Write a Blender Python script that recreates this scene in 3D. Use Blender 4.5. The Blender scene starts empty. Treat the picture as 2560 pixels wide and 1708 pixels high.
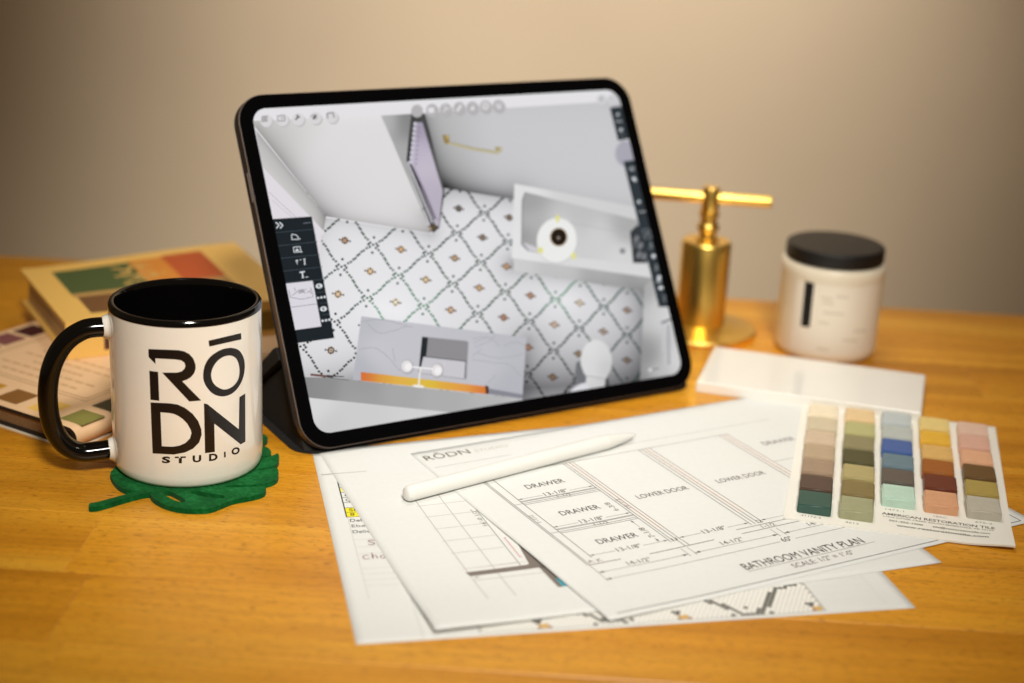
import bpy, bmesh, math, random
import numpy as np
from mathutils import Vector, Matrix
from mathutils.geometry import tessellate_polygon

random.seed(7)
S = bpy.context.scene
COL = S.collection
pi = math.pi

# ------------------------------------------------------------------ camera
F_PX, PITCH, ROLL, CAM_H = 3843.6, 0.32817, 0.050695, 353.09      # millimetres, photograph 2560 x 1708
CX, CY = 1280.0, 854.0
FWD = np.array([0, math.cos(PITCH), -math.sin(PITCH)])
_r = np.array([1.0, 0, 0]); _u = np.cross(_r, FWD)
RGT = math.cos(ROLL) * _r + math.sin(ROLL) * _u
UPV = -math.sin(ROLL) * _r + math.cos(ROLL) * _u
EYE = np.array([0, 0, CAM_H])
cam = bpy.data.cameras.new('camera'); camo = bpy.data.objects.new('camera', cam); COL.objects.link(camo)
camo.matrix_world = Matrix(((RGT[0], UPV[0], -FWD[0], 0), (RGT[1], UPV[1], -FWD[1], 0), (RGT[2], UPV[2], -FWD[2], CAM_H / 1000), (0, 0, 0, 1)))
cam.sensor_width = 36; cam.lens = F_PX / 2560 * 36
cam.clip_start = 0.02; cam.clip_end = 50
cam.dof.use_dof = True; cam.dof.focus_distance = 0.836; cam.dof.aperture_fstop = 3.6
S.camera = camo

# ------------------------------------------------------------------ world, lamps, exposure
W = bpy.data.worlds.new('World'); S.world = W; W.use_nodes = True
W.node_tree.nodes['Background'].inputs[0].default_value = (1.0, 0.74, 0.46, 1)
W.node_tree.nodes['Background'].inputs[1].default_value = 0.10
S.view_settings.view_transform = 'Standard'; S.view_settings.look = 'None'
S.view_settings.exposure = 0; S.view_settings.gamma = 1; S.view_settings.use_curve_mapping = False

def lamp(name, kind, loc, target, power, color, **kw):
    d = bpy.data.lights.new(name, kind); o = bpy.data.objects.new(name, d); COL.objects.link(o)
    o.location = loc
    o.rotation_euler = (Vector(target) - Vector(loc)).to_track_quat('-Z', 'Y').to_euler()
    d.energy = power; d.color = color
    for k, v in kw.items(): setattr(d, k, v)
    return o
lamp('pendant_lamp', 'SPOT', (0.02, 0.90, 0.74), (0.02, 0.90, 0.0), 5.0, (1.0, 0.96, 0.89), spot_size=math.radians(78), spot_blend=1.0, shadow_soft_size=0.08)
lamp('added_front_fill', 'SPOT', (0.14, -0.10, 1.02), (-0.03, 0.88, 0.05), 90, (1.0, 0.96, 0.87), spot_size=math.radians(37.5), spot_blend=1.0, shadow_soft_size=0.13)  # unseen spot added to fill front faces; its narrow cone dims the corners
lamp('wall_lamp', 'SPOT', (0.03, 0.78, 1.05), (0.03, 1.56, 0.26), 79, (1.0, 0.95, 0.88), spot_size=math.radians(55), spot_blend=1.0, shadow_soft_size=0.05)
lamp('added_back_fill', 'AREA', (0.16, 1.26, 1.20), (0.22, 1.13, 0.0), 0.5, (1.0, 0.95, 0.85), shape='RECTANGLE', size=0.5, size_y=0.25, spread=math.radians(60))  # unseen area light added for highlights and to lift the back right

# ------------------------------------------------------------------ helpers
def ray(px, py): return FWD + RGT * (px - CX) / F_PX - UPV * (py - CY) / F_PX
def T(px, py, z=0.0):                       # where a measured point of the photograph lies on the level z (mm)
    d = ray(px, py); return EYE + d * ((z - CAM_H) / d[2])
def onplane(px, py, o, n):
    d = ray(px, py); return EYE + d * (((o - EYE) @ n) / (d @ n))
def lin(c):
    r = []
    for x in c[:3]:
        x = x / 255.0
        r.append(x / 12.92 if x <= 0.04045 else ((x + 0.055) / 1.055) ** 2.4)
    return tuple(r)

def empty(name, label, cat, loc, group=None):
    o = bpy.data.objects.new(name, None); COL.objects.link(o); o.empty_display_size = 0.02
    o.location = (loc[0] / 1000, loc[1] / 1000, loc[2] / 1000)
    o['label'] = label; o['category'] = cat
    if group: o['group'] = group
    return o
def rootloc(o):
    while o.parent: o = o.parent
    return np.array(o.location) * 1000
def mesh_obj(name, me, mat, parent=None, label=None):
    o = bpy.data.objects.new(name, me); COL.objects.link(o)
    for m in (mat if isinstance(mat, (list, tuple)) else [mat]):
        if m: me.materials.append(m)
    if parent: o.parent = parent
    if label: o['label'] = label
    return o
def build(name, verts, faces, mat, parent=None, smooth=False, mi=None, label=None, auto=None):
    base = rootloc(parent) if parent else np.zeros(3)
    me = bpy.data.meshes.new(name)
    me.from_pydata([tuple((np.array(v) - base) / 1000) for v in verts], [], [tuple(f) for f in faces])
    o = mesh_obj(name, me, mat, parent, label)
    if mi:
        for p, k in zip(me.polygons, mi): p.material_index = k
    bm = bmesh.new(); bm.from_mesh(me); bmesh.ops.recalc_face_normals(bm, faces=bm.faces); bm.to_mesh(me); bm.free()
    if smooth:
        for p in me.polygons: p.use_smooth = True
        if auto: me.set_sharp_from_angle(angle=math.radians(auto))
    return o
def bevel(o, w, seg=2):
    m = o.modifiers.new('bevel', 'BEVEL'); m.width = w / 1000; m.segments = seg; m.limit_method = 'ANGLE'; m.angle_limit = math.radians(40)
    return o
def lathe(name, prof, c, mat, parent, n=72, label=None, cap=True, auto=35):     # prof: (r, z) in mm, axis vertical through c
    v = []; f = []
    for r, z in prof:
        for k in range(n):
            a = 2 * pi * k / n; v.append((c[0] + r * math.cos(a), c[1] + r * math.sin(a), c[2] + z))
    for i in range(len(prof) - 1):
        for k in range(n):
            f.append((i * n + k, i * n + (k + 1) % n, (i + 1) * n + (k + 1) % n, (i + 1) * n + k))
    if cap:
        f.append(tuple(range(n))[::-1]); f.append(tuple(range((len(prof) - 1) * n, len(prof) * n)))
    return build(name, v, f, mat, parent, True, label=label, auto=auto)
def tube(name, path, rad, mat, parent, n=20, label=None, squash=None):
    P = [np.array(p, float) for p in path]; v = []; f = []
    rad = rad if isinstance(rad, (list, tuple)) else [rad] * len(P)
    ref = None
    for i, p in enumerate(P):
        t = P[min(i + 1, len(P) - 1)] - P[max(i - 1, 0)]; t /= np.linalg.norm(t)
        if ref is None:
            ref = np.cross(t, [0, 0, 1.0]) if abs(t[2]) < .9 else np.cross(t, [0, 1.0, 0])
        a = ref - t * (ref @ t); a /= np.linalg.norm(a); ref = a; b = np.cross(t, a)
        for k in range(n):
            th = 2 * pi * k / n; v.append(p + rad[i] * ((squash or 1) * math.cos(th) * a + math.sin(th) * b))
    for i in range(len(P) - 1):
        for k in range(n): f.append((i * n + k, i * n + (k + 1) % n, (i + 1) * n + (k + 1) % n, (i + 1) * n + k))
    f.append(tuple(range(n))[::-1]); f.append(tuple(range((len(P) - 1) * n, len(P) * n)))
    return build(name, v, f, mat, parent, True, label=label, auto=40)
def prism(name, poly, o, ex, ey, ez, h0, h1, mat, parent, label=None, mi_side=None):   # polygon (2D) in frame o/ex/ey, raised along ez from h0 to h1
    n = len(poly); o, ex, ey, ez = map(np.array, (o, ex, ey, ez))
    v = [o + ex * x + ey * y + ez * h0 for x, y in poly] + [o + ex * x + ey * y + ez * h1 for x, y in poly]
    tri = [tuple(t) for t in tessellate_polygon([[Vector((x, y, 0)) for x, y in poly]])]
    f = [t for t in tri] + [tuple(i + n for i in t) for t in tri] + [(i, (i + 1) % n, n + (i + 1) % n, n + i) for i in range(n)]
    mi = [0] * (2 * len(tri)) + [mi_side or 0] * n
    return build(name, v, f, mat, parent, label=label, mi=mi)
def box(name, o, ex, ey, x0, x1, y0, y1, z0, z1, mat, parent, label=None, bev=0, seg=2):
    r = prism(name, [(x0, y0), (x1, y0), (x1, y1), (x0, y1)], o, ex, ey, (0, 0, 1), z0, z1, mat, parent, label)
    if bev: bevel(r, bev, seg)
    return r
def rrect(x0, y0, x1, y1, r, n=10):
    p = []
    for cx, cy, a0 in ((x1 - r, y1 - r, 0), (x0 + r, y1 - r, 90), (x0 + r, y0 + r, 180), (x1 - r, y0 + r, 270)):
        for k in range(n + 1):
            a = math.radians(a0 + 90 * k / n); p.append((cx + r * math.cos(a), cy + r * math.sin(a)))
    return p
def spline(pts, sub=6, closed=True):
    n = len(pts); out = []
    rng = range(n) if closed else range(n - 1)
    for i in rng:
        p0, p1, p2, p3 = [np.array(pts[(i + k) % n] if closed else pts[min(max(i + k, 0), n - 1)], float) for k in (-1, 0, 1, 2)]
        for k in range(sub):
            t = k / sub
            out.append(tuple(.5 * ((2 * p1) + (-p0 + p2) * t + (2 * p0 - 5 * p1 + 4 * p2 - p3) * t * t + (-p0 + 3 * p1 - 3 * p2 + p3) * t ** 3)))
    if not closed: out.append(tuple(pts[-1]))
    return out

# ------------------------------------------------------------------ materials
def nmat(name):
    m = bpy.data.materials.new(name); m.use_nodes = True
    return m, m.node_tree.nodes, m.node_tree.links, m.node_tree.nodes['Principled BSDF']
def mat(name, color, rough=.5, metal=0, var=.06, scale=40, bump=0, bscale=400, coat=0, spec=.5, coat_rough=.05, rvar=0, sss=0):
    m, N, L, b = nmat(name)
    c = lin(color)
    tc = N.new('ShaderNodeTexCoord')
    nz = N.new('ShaderNodeTexNoise'); nz.inputs['Scale'].default_value = scale; nz.inputs['Detail'].default_value = 4
    L.new(tc.outputs['Object'], nz.inputs['Vector'])
    rp = N.new('ShaderNodeValToRGB')
    rp.color_ramp.elements[0].color = (*[max(0, x * (1 - var)) for x in c], 1); rp.color_ramp.elements[0].position = .3
    rp.color_ramp.elements[1].color = (*[min(1, x * (1 + var)) for x in c], 1); rp.color_ramp.elements[1].position = .7
    L.new(nz.outputs['Fac'], rp.inputs['Fac']); L.new(rp.outputs['Color'], b.inputs['Base Color'])
    b.inputs['Roughness'].default_value = rough; b.inputs['Metallic'].default_value = metal
    b.inputs['Coat Weight'].default_value = coat; b.inputs['Coat Roughness'].default_value = coat_rough
    b.inputs['Specular IOR Level'].default_value = spec
    if sss: b.inputs['Subsurface Weight'].default_value = sss; b.inputs['Subsurface Radius'].default_value = (.002, .0015, .001); b.inputs['Subsurface Scale'].default_value = 1
    if rvar:
        mr = N.new('ShaderNodeMapRange'); mr.inputs['To Min'].default_value = rough - rvar; mr.inputs['To Max'].default_value = rough + rvar
        L.new(nz.outputs['Fac'], mr.inputs['Value']); L.new(mr.outputs['Result'], b.inputs['Roughness'])
    if bump:
        n2 = N.new('ShaderNodeTexNoise'); n2.inputs['Scale'].default_value = bscale; n2.inputs['Detail'].default_value = 5
        L.new(tc.outputs['Object'], n2.inputs['Vector'])
        bp = N.new('ShaderNodeBump'); bp.inputs['Strength'].default_value = bump; bp.inputs['Distance'].default_value = .0005
        L.new(n2.outputs['Fac'], bp.inputs['Height']); L.new(bp.outputs['Normal'], b.inputs['Normal'])
    return m
def print_mat(name, rough=.6, emit=False):
    m, N, L, b = nmat(name)
    a = N.new('ShaderNodeAttribute'); a.attribute_name = 'Col'
    b.inputs['Roughness'].default_value = rough
    if emit:
        b.inputs['Base Color'].default_value = (.004, .004, .004, 1); b.inputs['Roughness'].default_value = .12
        b.inputs['Specular IOR Level'].default_value = .10
        L.new(a.outputs['Color'], b.inputs['Emission Color']); b.inputs['Emission Strength'].default_value = 1.0
    else:
        L.new(a.outputs['Color'], b.inputs['Base Color']); b.inputs['Specular IOR Level'].default_value = .3
    return m
INK = print_mat('ink'); SCREENM = print_mat('lit_display', emit=True)
GLOSSINK = print_mat('glazed_ink', rough=.14)

def wood():
    m, N, L, b = nmat('beech')
    tc = N.new('ShaderNodeTexCoord'); oi = N.new('ShaderNodeObjectInfo')
    off = N.new('ShaderNodeVectorMath'); off.operation = 'ADD'
    mul = N.new('ShaderNodeVectorMath'); mul.operation = 'MULTIPLY'; mul.inputs[1].default_value = (3.1, 7.7, 1.9)
    cb = N.new('ShaderNodeCombineXYZ')
    for k in range(3): L.new(oi.outputs['Random'], cb.inputs[k])
    L.new(cb.outputs[0], mul.inputs[0]); L.new(tc.outputs['Object'], off.inputs[0]); L.new(mul.outputs[0], off.inputs[1])
    def noise(sc, scale, detail, dist=0):
        mp = N.new('ShaderNodeMapping'); mp.inputs['Scale'].default_value = sc
        L.new(off.outputs[0], mp.inputs['Vector'])
        n = N.new('ShaderNodeTexNoise'); n.inputs['Scale'].default_value = scale; n.inputs['Detail'].default_value = detail; n.inputs['Distortion'].default_value = dist
        L.new(mp.outputs[0], n.inputs['Vector']); return n
    broad = noise((1.2, 16, 4), 1.6, 3, .6)
    fine = noise((7, 170, 40), 2.2, 5, .3)
    fleck = noise((60, 560, 60), 3.0, 2)
    r1 = N.new('ShaderNodeValToRGB'); e = r1.color_ramp.elements
    e[0].position = .28; e[0].color = (*lin((184, 118, 18)), 1); e[1].position = .75; e[1].color = (*lin((228, 166, 50)), 1)
    k = r1.color_ramp.elements.new(.5); k.color = (*lin((214, 146, 32)), 1)
    L.new(broad.outputs['Fac'], r1.inputs['Fac'])
    r2 = N.new('ShaderNodeValToRGB'); e = r2.color_ramp.elements
    e[0].position = .33; e[0].color = (.84, .80, .74, 1); e[1].position = .62; e[1].color = (1.04, 1.03, 1.0, 1)
    L.new(fine.outputs['Fac'], r2.inputs['Fac'])
    m1 = N.new('ShaderNodeMix'); m1.data_type = 'RGBA'; m1.blend_type = 'MULTIPLY'; m1.inputs[0].default_value = .8
    L.new(r1.outputs[0], m1.inputs[6]); L.new(r2.outputs[0], m1.inputs[7])
    r3 = N.new('ShaderNodeValToRGB'); e = r3.color_ramp.elements
    e[0].position = .33; e[0].color = (.40, .32, .26, 1); e[1].position = .395; e[1].color = (1, 1, 1, 1)
    L.new(fleck.outputs['Fac'], r3.inputs['Fac'])
    m2 = N.new('ShaderNodeMix'); m2.data_type = 'RGBA'; m2.blend_type = 'MULTIPLY'; m2.inputs[0].default_value = .9
    L.new(m1.outputs[2], m2.inputs[6]); L.new(r3.outputs[0], m2.inputs[7])
    hs = N.new('ShaderNodeHueSaturation')
    mr = N.new('ShaderNodeMapRange'); mr.inputs['To Min'].default_value = .93; mr.inputs['To Max'].default_value = 1.05
    L.new(oi.outputs['Random'], mr.inputs['Value']); L.new(mr.outputs[0], hs.inputs['Value'])
    L.new(m2.outputs[2], hs.inputs['Color']); L.new(hs.outputs[0], b.inputs['Base Color'])
    b.inputs['Roughness'].default_value = .40; b.inputs['Specular IOR Level'].default_value = .3; b.inputs['Coat Weight'].default_value = .20; b.inputs['Coat Roughness'].default_value = .20
    bp = N.new('ShaderNodeBump'); bp.inputs['Strength'].default_value = .12; bp.inputs['Distance'].default_value = .0004
    L.new(fine.outputs['Fac'], bp.inputs['Height']); L.new(bp.outputs[0], b.inputs['Normal'])
    return m

# ------------------------------------------------------------------ flat print (lettering, drawings, display picture) as thin ink layers
_fc = {}
def glyphs(txt, bold=0):
    key = txt; txt = (txt, bold)
    if txt not in _fc:
        c = bpy.data.curves.new('t', 'FONT'); c.body = key; c.offset = bold; c.size = 1; c.resolution_u = 3
        o = bpy.data.objects.new('t', c); COL.objects.link(o)
        dg = bpy.context.evaluated_depsgraph_get(); me = o.evaluated_get(dg).to_mesh()
        v = np.array([p.co[:2] for p in me.vertices]); f = [tuple(p.vertices) for p in me.polygons]
        o.evaluated_get(dg).to_mesh_clear(); bpy.data.objects.remove(o); bpy.data.curves.remove(c)
        v[:, 0] -= v[:, 0].min(); v[:, 0] /= max(v[:, 0].max(), 1e-6); v[:, 1] /= .69
        _fc[txt] = (v, f)
    return _fc[txt]
class Print:
    def __init__(s, place): s.v = []; s.f = []; s.c = []; s.place = place     # place(x, y, layer) -> world mm
    def add(s, pts, tris, cols, lay):
        b = len(s.v); s.v += [s.place(p[0], p[1], lay) for p in pts]; s.f += [tuple(i + b for i in t) for t in tris]
        s.c += [lin(c) for c in cols]
    def poly(s, pts, col, lay=0, step=None):
        pts = [tuple(map(float, p)) for p in pts]
        tris = [tuple(t) for t in tessellate_polygon([[Vector((x, y, 0)) for x, y in pts]])]
        fn = col if callable(col) else None
        if step:
            V = list(pts); idx = {}
            def midp(a, b):
                k = (min(a, b), max(a, b))
                if k not in idx: V.append(((V[a][0] + V[b][0]) / 2, (V[a][1] + V[b][1]) / 2)); idx[k] = len(V) - 1
                return idx[k]
            for _ in range(6):
                nt = []; go = False
                for t in tris:
                    L = max(math.dist(V[t[i]], V[t[(i + 1) % 3]]) for i in range(3))
                    if L > step: go = True
                if not go: break
                for a, b, c in tris:
                    ab, bc, ca = midp(a, b), midp(b, c), midp(c, a)
                    nt += [(a, ab, ca), (ab, b, bc), (ca, bc, c), (ab, bc, ca)]
                tris = nt
            pts = V
        s.add(pts, tris, [fn(*p) if fn else col for p in pts], lay)
    def line(s, p, q, w, col, lay=0, step=6):
        p = np.array(p, float); q = np.array(q, float); d = q - p; L = np.linalg.norm(d)
        if L == 0: return
        nrm = np.array([-d[1], d[0]]) / L * w / 2; k = max(1, int(L / step)); pts = []; tr = []
        for i in range(k + 1):
            c = p + d * i / k; pts += [c + nrm, c - nrm]
        for i in range(k): a = 2 * i; tr += [(a, a + 1, a + 3), (a, a + 3, a + 2)]
        s.add(pts, tr, [col] * len(pts), lay)
    def path(s, pts, w, col, lay=0, step=6):
        for a, b in zip(pts, pts[1:]): s.line(a, b, w, col, lay, step)
    def disc(s, c, rx, ry, col, lay=0, n=20, rot=0):
        cr, sr = math.cos(rot), math.sin(rot); p = [(c[0], c[1])]
        for k in range(n):
            x, y = rx * math.cos(2 * pi * k / n), ry * math.sin(2 * pi * k / n); p.append((c[0] + x * cr - y * sr, c[1] + x * sr + y * cr))
        s.add(p, [(0, k + 1, (k + 1) % n + 1) for k in range(n)], [col] * (n + 1), lay)
    def ring(s, c, rx, ry, w, col, lay=0, n=24):
        p = []
        for k in range(n):
            a = 2 * pi * k / n; p += [(c[0] + rx * math.cos(a), c[1] + ry * math.sin(a)), (c[0] + (rx - w) * math.cos(a), c[1] + (ry - w) * math.sin(a))]
        t = []
        for k in range(n):
            a, b = 2 * k, 2 * ((k + 1) % n); t += [(a, a + 1, b + 1), (a, b + 1, b)]
        s.add(p, t, [col] * len(p), lay)
    def text(s, txt, p, q, h, col, lay=0, up=None, bold=0):      # baseline p -> q, cap height h; up: unit vector of the letters' height
        v, f = glyphs(txt, bold); p = np.array(p, float); d = np.array(q, float) - p
        m = np.array(up if up is not None else (-d[1], d[0]), float); m = m / np.linalg.norm(m) * h
        pts = [tuple(p + d * x + m * y) for x, y in v]
        s.add(pts, f, [col] * len(pts), lay)
    def arrow(s, p, d, col, size=2.2, lay=0):
        p = np.array(p, float); d = np.array(d, float); d /= np.linalg.norm(d); n = np.array([-d[1], d[0]])
        s.poly([p, p - d * size + n * size * .28, p - d * size - n * size * .28], col, lay)
    def clip(s, o, ex, ey, x0, x1, y0, y1):          # trim everything to a rectangle in the plane o/ex/ey
        V = [((p - o) @ ex, (p - o) @ ey, p, c) for p, c in zip(s.v, s.c)]; nv = []; nf = []; nc = []
        def cut(P, k, lim, sg):
            out = []
            for a, b_ in zip(P, P[1:] + P[:1]):
                ia, ib = sg * (a[k] - lim) <= 0, sg * (b_[k] - lim) <= 0
                if ia: out.append(a)
                if ia != ib:
                    t = (lim - a[k]) / (b_[k] - a[k]); out.append((a[0] + (b_[0] - a[0]) * t, a[1] + (b_[1] - a[1]) * t, a[2] + (b_[2] - a[2]) * t, tuple(np.array(a[3]) + (np.array(b_[3]) - np.array(a[3])) * t)))
            return out
        for f in s.f:
            P = [V[i] for i in f]
            if any(q[0] < x0 or q[0] > x1 or q[1] < y0 or q[1] > y1 for q in P):
                for k, lim, sg in ((0, x1, 1), (0, x0, -1), (1, y1, 1), (1, y0, -1)):
                    if P: P = cut(P, k, lim, sg)
            if len(P) < 3: continue
            b = len(nv); nv += [q[2] for q in P]; nc += [q[3] for q in P]; nf.append(tuple(range(b, b + len(P))))
        s.v, s.f, s.c = nv, nf, nc
    def make(s, name, mt, parent, label=None):
        base = rootloc(parent); me = bpy.data.meshes.new(name)
        me.from_pydata([tuple((np.array(v) - base) / 1000) for v in s.v], [], s.f)
        at = me.color_attributes.new('Col', 'FLOAT_COLOR', 'POINT')
        at.data.foreach_set('color', np.array([(*c, 1.0) for c in s.c], dtype=np.float32).ravel())
        o = mesh_obj(name, me, mt, parent, label); o['kind'] = 'stuff'
        return o
def blend(ctrl, pw=2.0, soft=34.0):
    A = np.array([c[:2] for c in ctrl], float); C = np.array([c[2] if isinstance(c[2], (tuple, list)) else (c[2],) * 3 for c in ctrl], float)
    def fn(x, y):
        w = 1.0 / (((A - (x, y)) ** 2).sum(1) + soft * soft) ** 2.2; return tuple((C * w[:, None]).sum(0) / w.sum())
    return fn
UP = np.array([0, 0, 1.0])
def shade(base, folds):          # tone of a rendered room surface: base plus (p, q, amount, width) folds
    def fn(x, y):
        c = np.array(base(x, y) if callable(base) else base, float)
        for p, q, am, wd in folds:
            p_ = np.array(p, float); d = np.array(q, float) - p_; t = max(0, min(1, ((x - p_[0]) * d[0] + (y - p_[1]) * d[1]) / (d @ d)))
            r = math.hypot(x - p_[0] - d[0] * t, y - p_[1] - d[1] * t); c = c + am * math.exp(-r / wd)
        return tuple(np.clip(c, 0, 255))
    return fn
def ramp(p, q, c0, c1):
    p_ = np.array(p, float); d = np.array(q, float) - p_; c0 = np.array(c0, float) * np.ones(3); c1 = np.array(c1, float) * np.ones(3)
    def fn(x, y):
        t = max(0, min(1, ((x - p_[0]) * d[0] + (y - p_[1]) * d[1]) / (d @ d))); t = t * t * (3 - 2 * t); return tuple(c0 + (c1 - c0) * t)
    return fn
def rot2(deg): a = math.radians(deg); return np.array([math.cos(a), math.sin(a), 0]), np.array([-math.sin(a), math.cos(a), 0])

# ------------------------------------------------------------------ wall and desk
TEX, TEY = rot2(-1.6)
wm, N, L, b = nmat('wall_paint')
tc = N.new('ShaderNodeTexCoord'); nz = N.new('ShaderNodeTexNoise'); nz.inputs['Scale'].default_value = 260; nz.inputs['Detail'].default_value = 4
L.new(tc.outputs['Object'], nz.inputs['Vector']); bp = N.new('ShaderNodeBump'); bp.inputs['Strength'].default_value = .15; bp.inputs['Distance'].default_value = .0008
L.new(nz.outputs['Fac'], bp.inputs['Height']); L.new(bp.outputs[0], b.inputs['Normal'])
n3 = N.new('ShaderNodeTexNoise'); n3.inputs['Scale'].default_value = 3.2; n3.inputs['Detail'].default_value = 3; L.new(tc.outputs['Object'], n3.inputs['Vector'])
r3_ = N.new('ShaderNodeValToRGB'); r3_.color_ramp.elements[0].position = .3; r3_.color_ramp.elements[1].position = .7
r3_.color_ramp.elements[0].color = (*lin((201, 181, 154)), 1); r3_.color_ramp.elements[1].color = (*lin((210, 190, 162)), 1)
L.new(n3.outputs['Fac'], r3_.inputs['Fac']); L.new(r3_.outputs[0], b.inputs['Base Color']); b.inputs['Roughness'].default_value = .75
wo = np.array([0, 1560, 0.0])
w = box('wall', wo, TEX, TEY, -2200, 2200, 0, 100, -750, 2400, wm, None); w['kind'] = 'structure'

WOOD = wood()
desk = empty('desk', 'honey coloured beech desk top that everything stands on', 'desk', (0, 700, 0))
rows = [1174 - 65 * k for k in range(0, 14)]
for k, y in enumerate(rows):
    x = -900 - random.random() * 300
    while x < 900:
        ln = random.choice((860, 1040, 1220)); x2 = min(x + ln, 960)
        if x2 > -900:
            me = bpy.data.meshes.new('plank'); o = mesh_obj('plank', me, WOOD, desk)
            xa = max(x, -900); hx, hy = (x2 - xa) / 2 - .05, 32.40
            bm = bmesh.new(); bmesh.ops.create_cube(bm, size=1)
            for v in bm.verts: v.co = Vector((v.co.x * 2 * hx / 1000, v.co.y * 2 * hy / 1000, v.co.z * .027))
            bmesh.ops.bevel(bm, geom=[e for e in bm.edges if all(v.co.z > 0 for v in e.verts)], offset=.0003, segments=1, affect='EDGES')
            bm.to_mesh(me); bm.free()
            c = np.array([0, 0, -13.5]) + TEX * ((xa + x2) / 2) + TEY * (y - 32.5 - 0) - rootloc(desk)
            o.location = tuple(c / 1000); o.rotation_euler = (0, 0, math.radians(-1.6))
        x = x2
        if x >= 955: break

# ------------------------------------------------------------------ mug
MC = np.array([-178.1, 794.0, 3.0]); MR = 41.0
WHITE_G = mat('white_glaze', (238, 232, 222), .12, var=.015, coat=.5, spec=.5)
BLACK_G = mat('black_glaze', (6, 5, 5), .09, var=.1, spec=.45)
mug = empty('mug', 'white mug with black inside, black handle and lettering, standing on the green leaf coaster', 'mug', MC)
lathe('body', [(0.5, 1.0), (34, 1.0), (35.5, 0), (38, 0.0), (39.6, .8), (40.6, 2.6), (41, 6), (41, 40), (41, 92.9), (40.6, 92.6), (38.2, 92.6), (37.7, 88), (37.6, 20), (36, 8), (0.5, 8)], MC, WHITE_G, mug, 128)
lathe('lining', [(0.5, 8.4), (34, 8.4), (36, 10), (36.9, 14), (36.9, 90), (37.2, 93.2), (37.9, 94.6), (39.0, 95.0), (40.2, 94.7), (40.95, 93.7), (41.15, 92.6), (41.15, 91.7), (40.9, 91.6)], MC, BLACK_G, mug, 128, cap=False)
ha = math.radians(199); hd = np.array([math.cos(ha), math.sin(ha), 0]); hn = np.cross(hd, UP)
hp = [(548, 503), (500, 506), (455, 514), (415, 532), (375, 558), (340, 592), (308, 638), (282, 692), (264, 752), (255, 815), (253, 880), (259, 950), (272, 1012), (292, 1062), (320, 1104), (355, 1136), (400, 1158), (450, 1166), (510, 1160), (580, 1150)]
hpw = [onplane(x / 2.1184, 580 + y / 2.1184, MC, hn) for x, y in hp]
hpw = [np.array(p) for p in spline([tuple(p) for p in hpw], 4, closed=False)]
tube('handle', hpw, 5.3, BLACK_G, mug, 28, squash=1.15)
for nm, p in (('top', hpw[0]), ('bottom', hpw[-1])):
    q = np.array([MC[0], MC[1], p[2]]) + hd * 39.5
    d = q - p; L_ = np.linalg.norm(d); d /= L_
    tube('handle_socket', [p - d * .6, p + d * .2, p + d * L_ * .35, p + d * L_ * .6, p + d * L_ * .85, q], [5.6, 6.3, 6.5, 7.1, 8.4, 10.6], WHITE_G, mug, 28)
def on_mug(px, py, lay=0):
    d = ray(px, py); o = EYE - MC; R = MR + .09
    a = d[0] ** 2 + d[1] ** 2; bb = 2 * (o[0] * d[0] + o[1] * d[1]); c = o[0] ** 2 + o[1] ** 2 - R * R
    t = (-bb - math.sqrt(max(bb * bb - 4 * a * c, 0))) / (2 * a); return EYE + d * t
lg = Print(on_mug)
K = (28, 22, 20)
z1 = lambda pts: [(x / 2.8, 580 + y / 2.8) for x, y in pts]
z2 = lambda pts: [(x / 2.1184, 580 + y / 2.1184) for x, y in pts]
def dense(pts, d=3):
    out = []
    for a, b_ in zip(pts, pts[1:] + pts[:1]):
        n = max(1, int(math.dist(a, b_) / d))
        out += [(a[0] + (b_[0] - a[0]) * k / n, a[1] + (b_[1] - a[1]) * k / n) for k in range(n)]
    return out
lg.poly(dense(z1([(1460, 762), (1688, 708), (1690, 752), (1465, 803)])), K, step=8)
lg.poly(dense(z1([(1038, 820), (1250, 828), (1290, 836), (1325, 855), (1352, 885), (1368, 925), (1370, 955), (1358, 992), (1335, 1018), (1305, 1035), (1275, 1045), (1408, 1180), (1325, 1187), (1135, 985), (1240, 985), (1272, 976), (1292, 958), (1298, 938), (1291, 915), (1268, 899), (1230, 893), (1088, 885), (1088, 925), (1040, 875)])), K, step=8)
lg.poly(dense(z1([(1045, 972), (1107, 980), (1115, 1182), (1053, 1175)])), K, step=8)
oo = spline(z1([(1422, 1000), (1432, 940), (1462, 885), (1515, 842), (1570, 818), (1625, 812), (1675, 830), (1705, 880), (1714, 940), (1705, 1010), (1680, 1070), (1640, 1120), (1590, 1147), (1540, 1150), (1490, 1132), (1448, 1088), (1427, 1045)]), 4)
oi_ = spline(z1([(1478, 1000), (1488, 955), (1518, 908), (1560, 876), (1610, 865), (1650, 882), (1670, 922), (1677, 975), (1668, 1030), (1640, 1072), (1602, 1097), (1560, 1102), (1515, 1080), (1487, 1045)]), 4)
def ringpoly(pr, outer, inner, col, lay=0, sub=5):          # two outlines with matching corners, joined by a strip
    A = []; B = []
    for P, Q in ((outer, A), (inner, B)):
        for a, b_ in zip(P, P[1:] + P[:1]): Q += [(a[0] + (b_[0] - a[0]) * k / sub, a[1] + (b_[1] - a[1]) * k / sub) for k in range(sub)]
    n = len(A); t = []; V = []
    for q in range(4): V += [(a[0] + (b_[0] - a[0]) * q / 3, a[1] + (b_[1] - a[1]) * q / 3) for a, b_ in zip(A, B)]
    for q in range(3):
        for k in range(n): j = (k + 1) % n; t += [(q * n + k, q * n + n + k, q * n + n + j), (q * n + k, q * n + n + j, q * n + j)]
    pr.add(V, t, [col] * len(V), lay)
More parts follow.
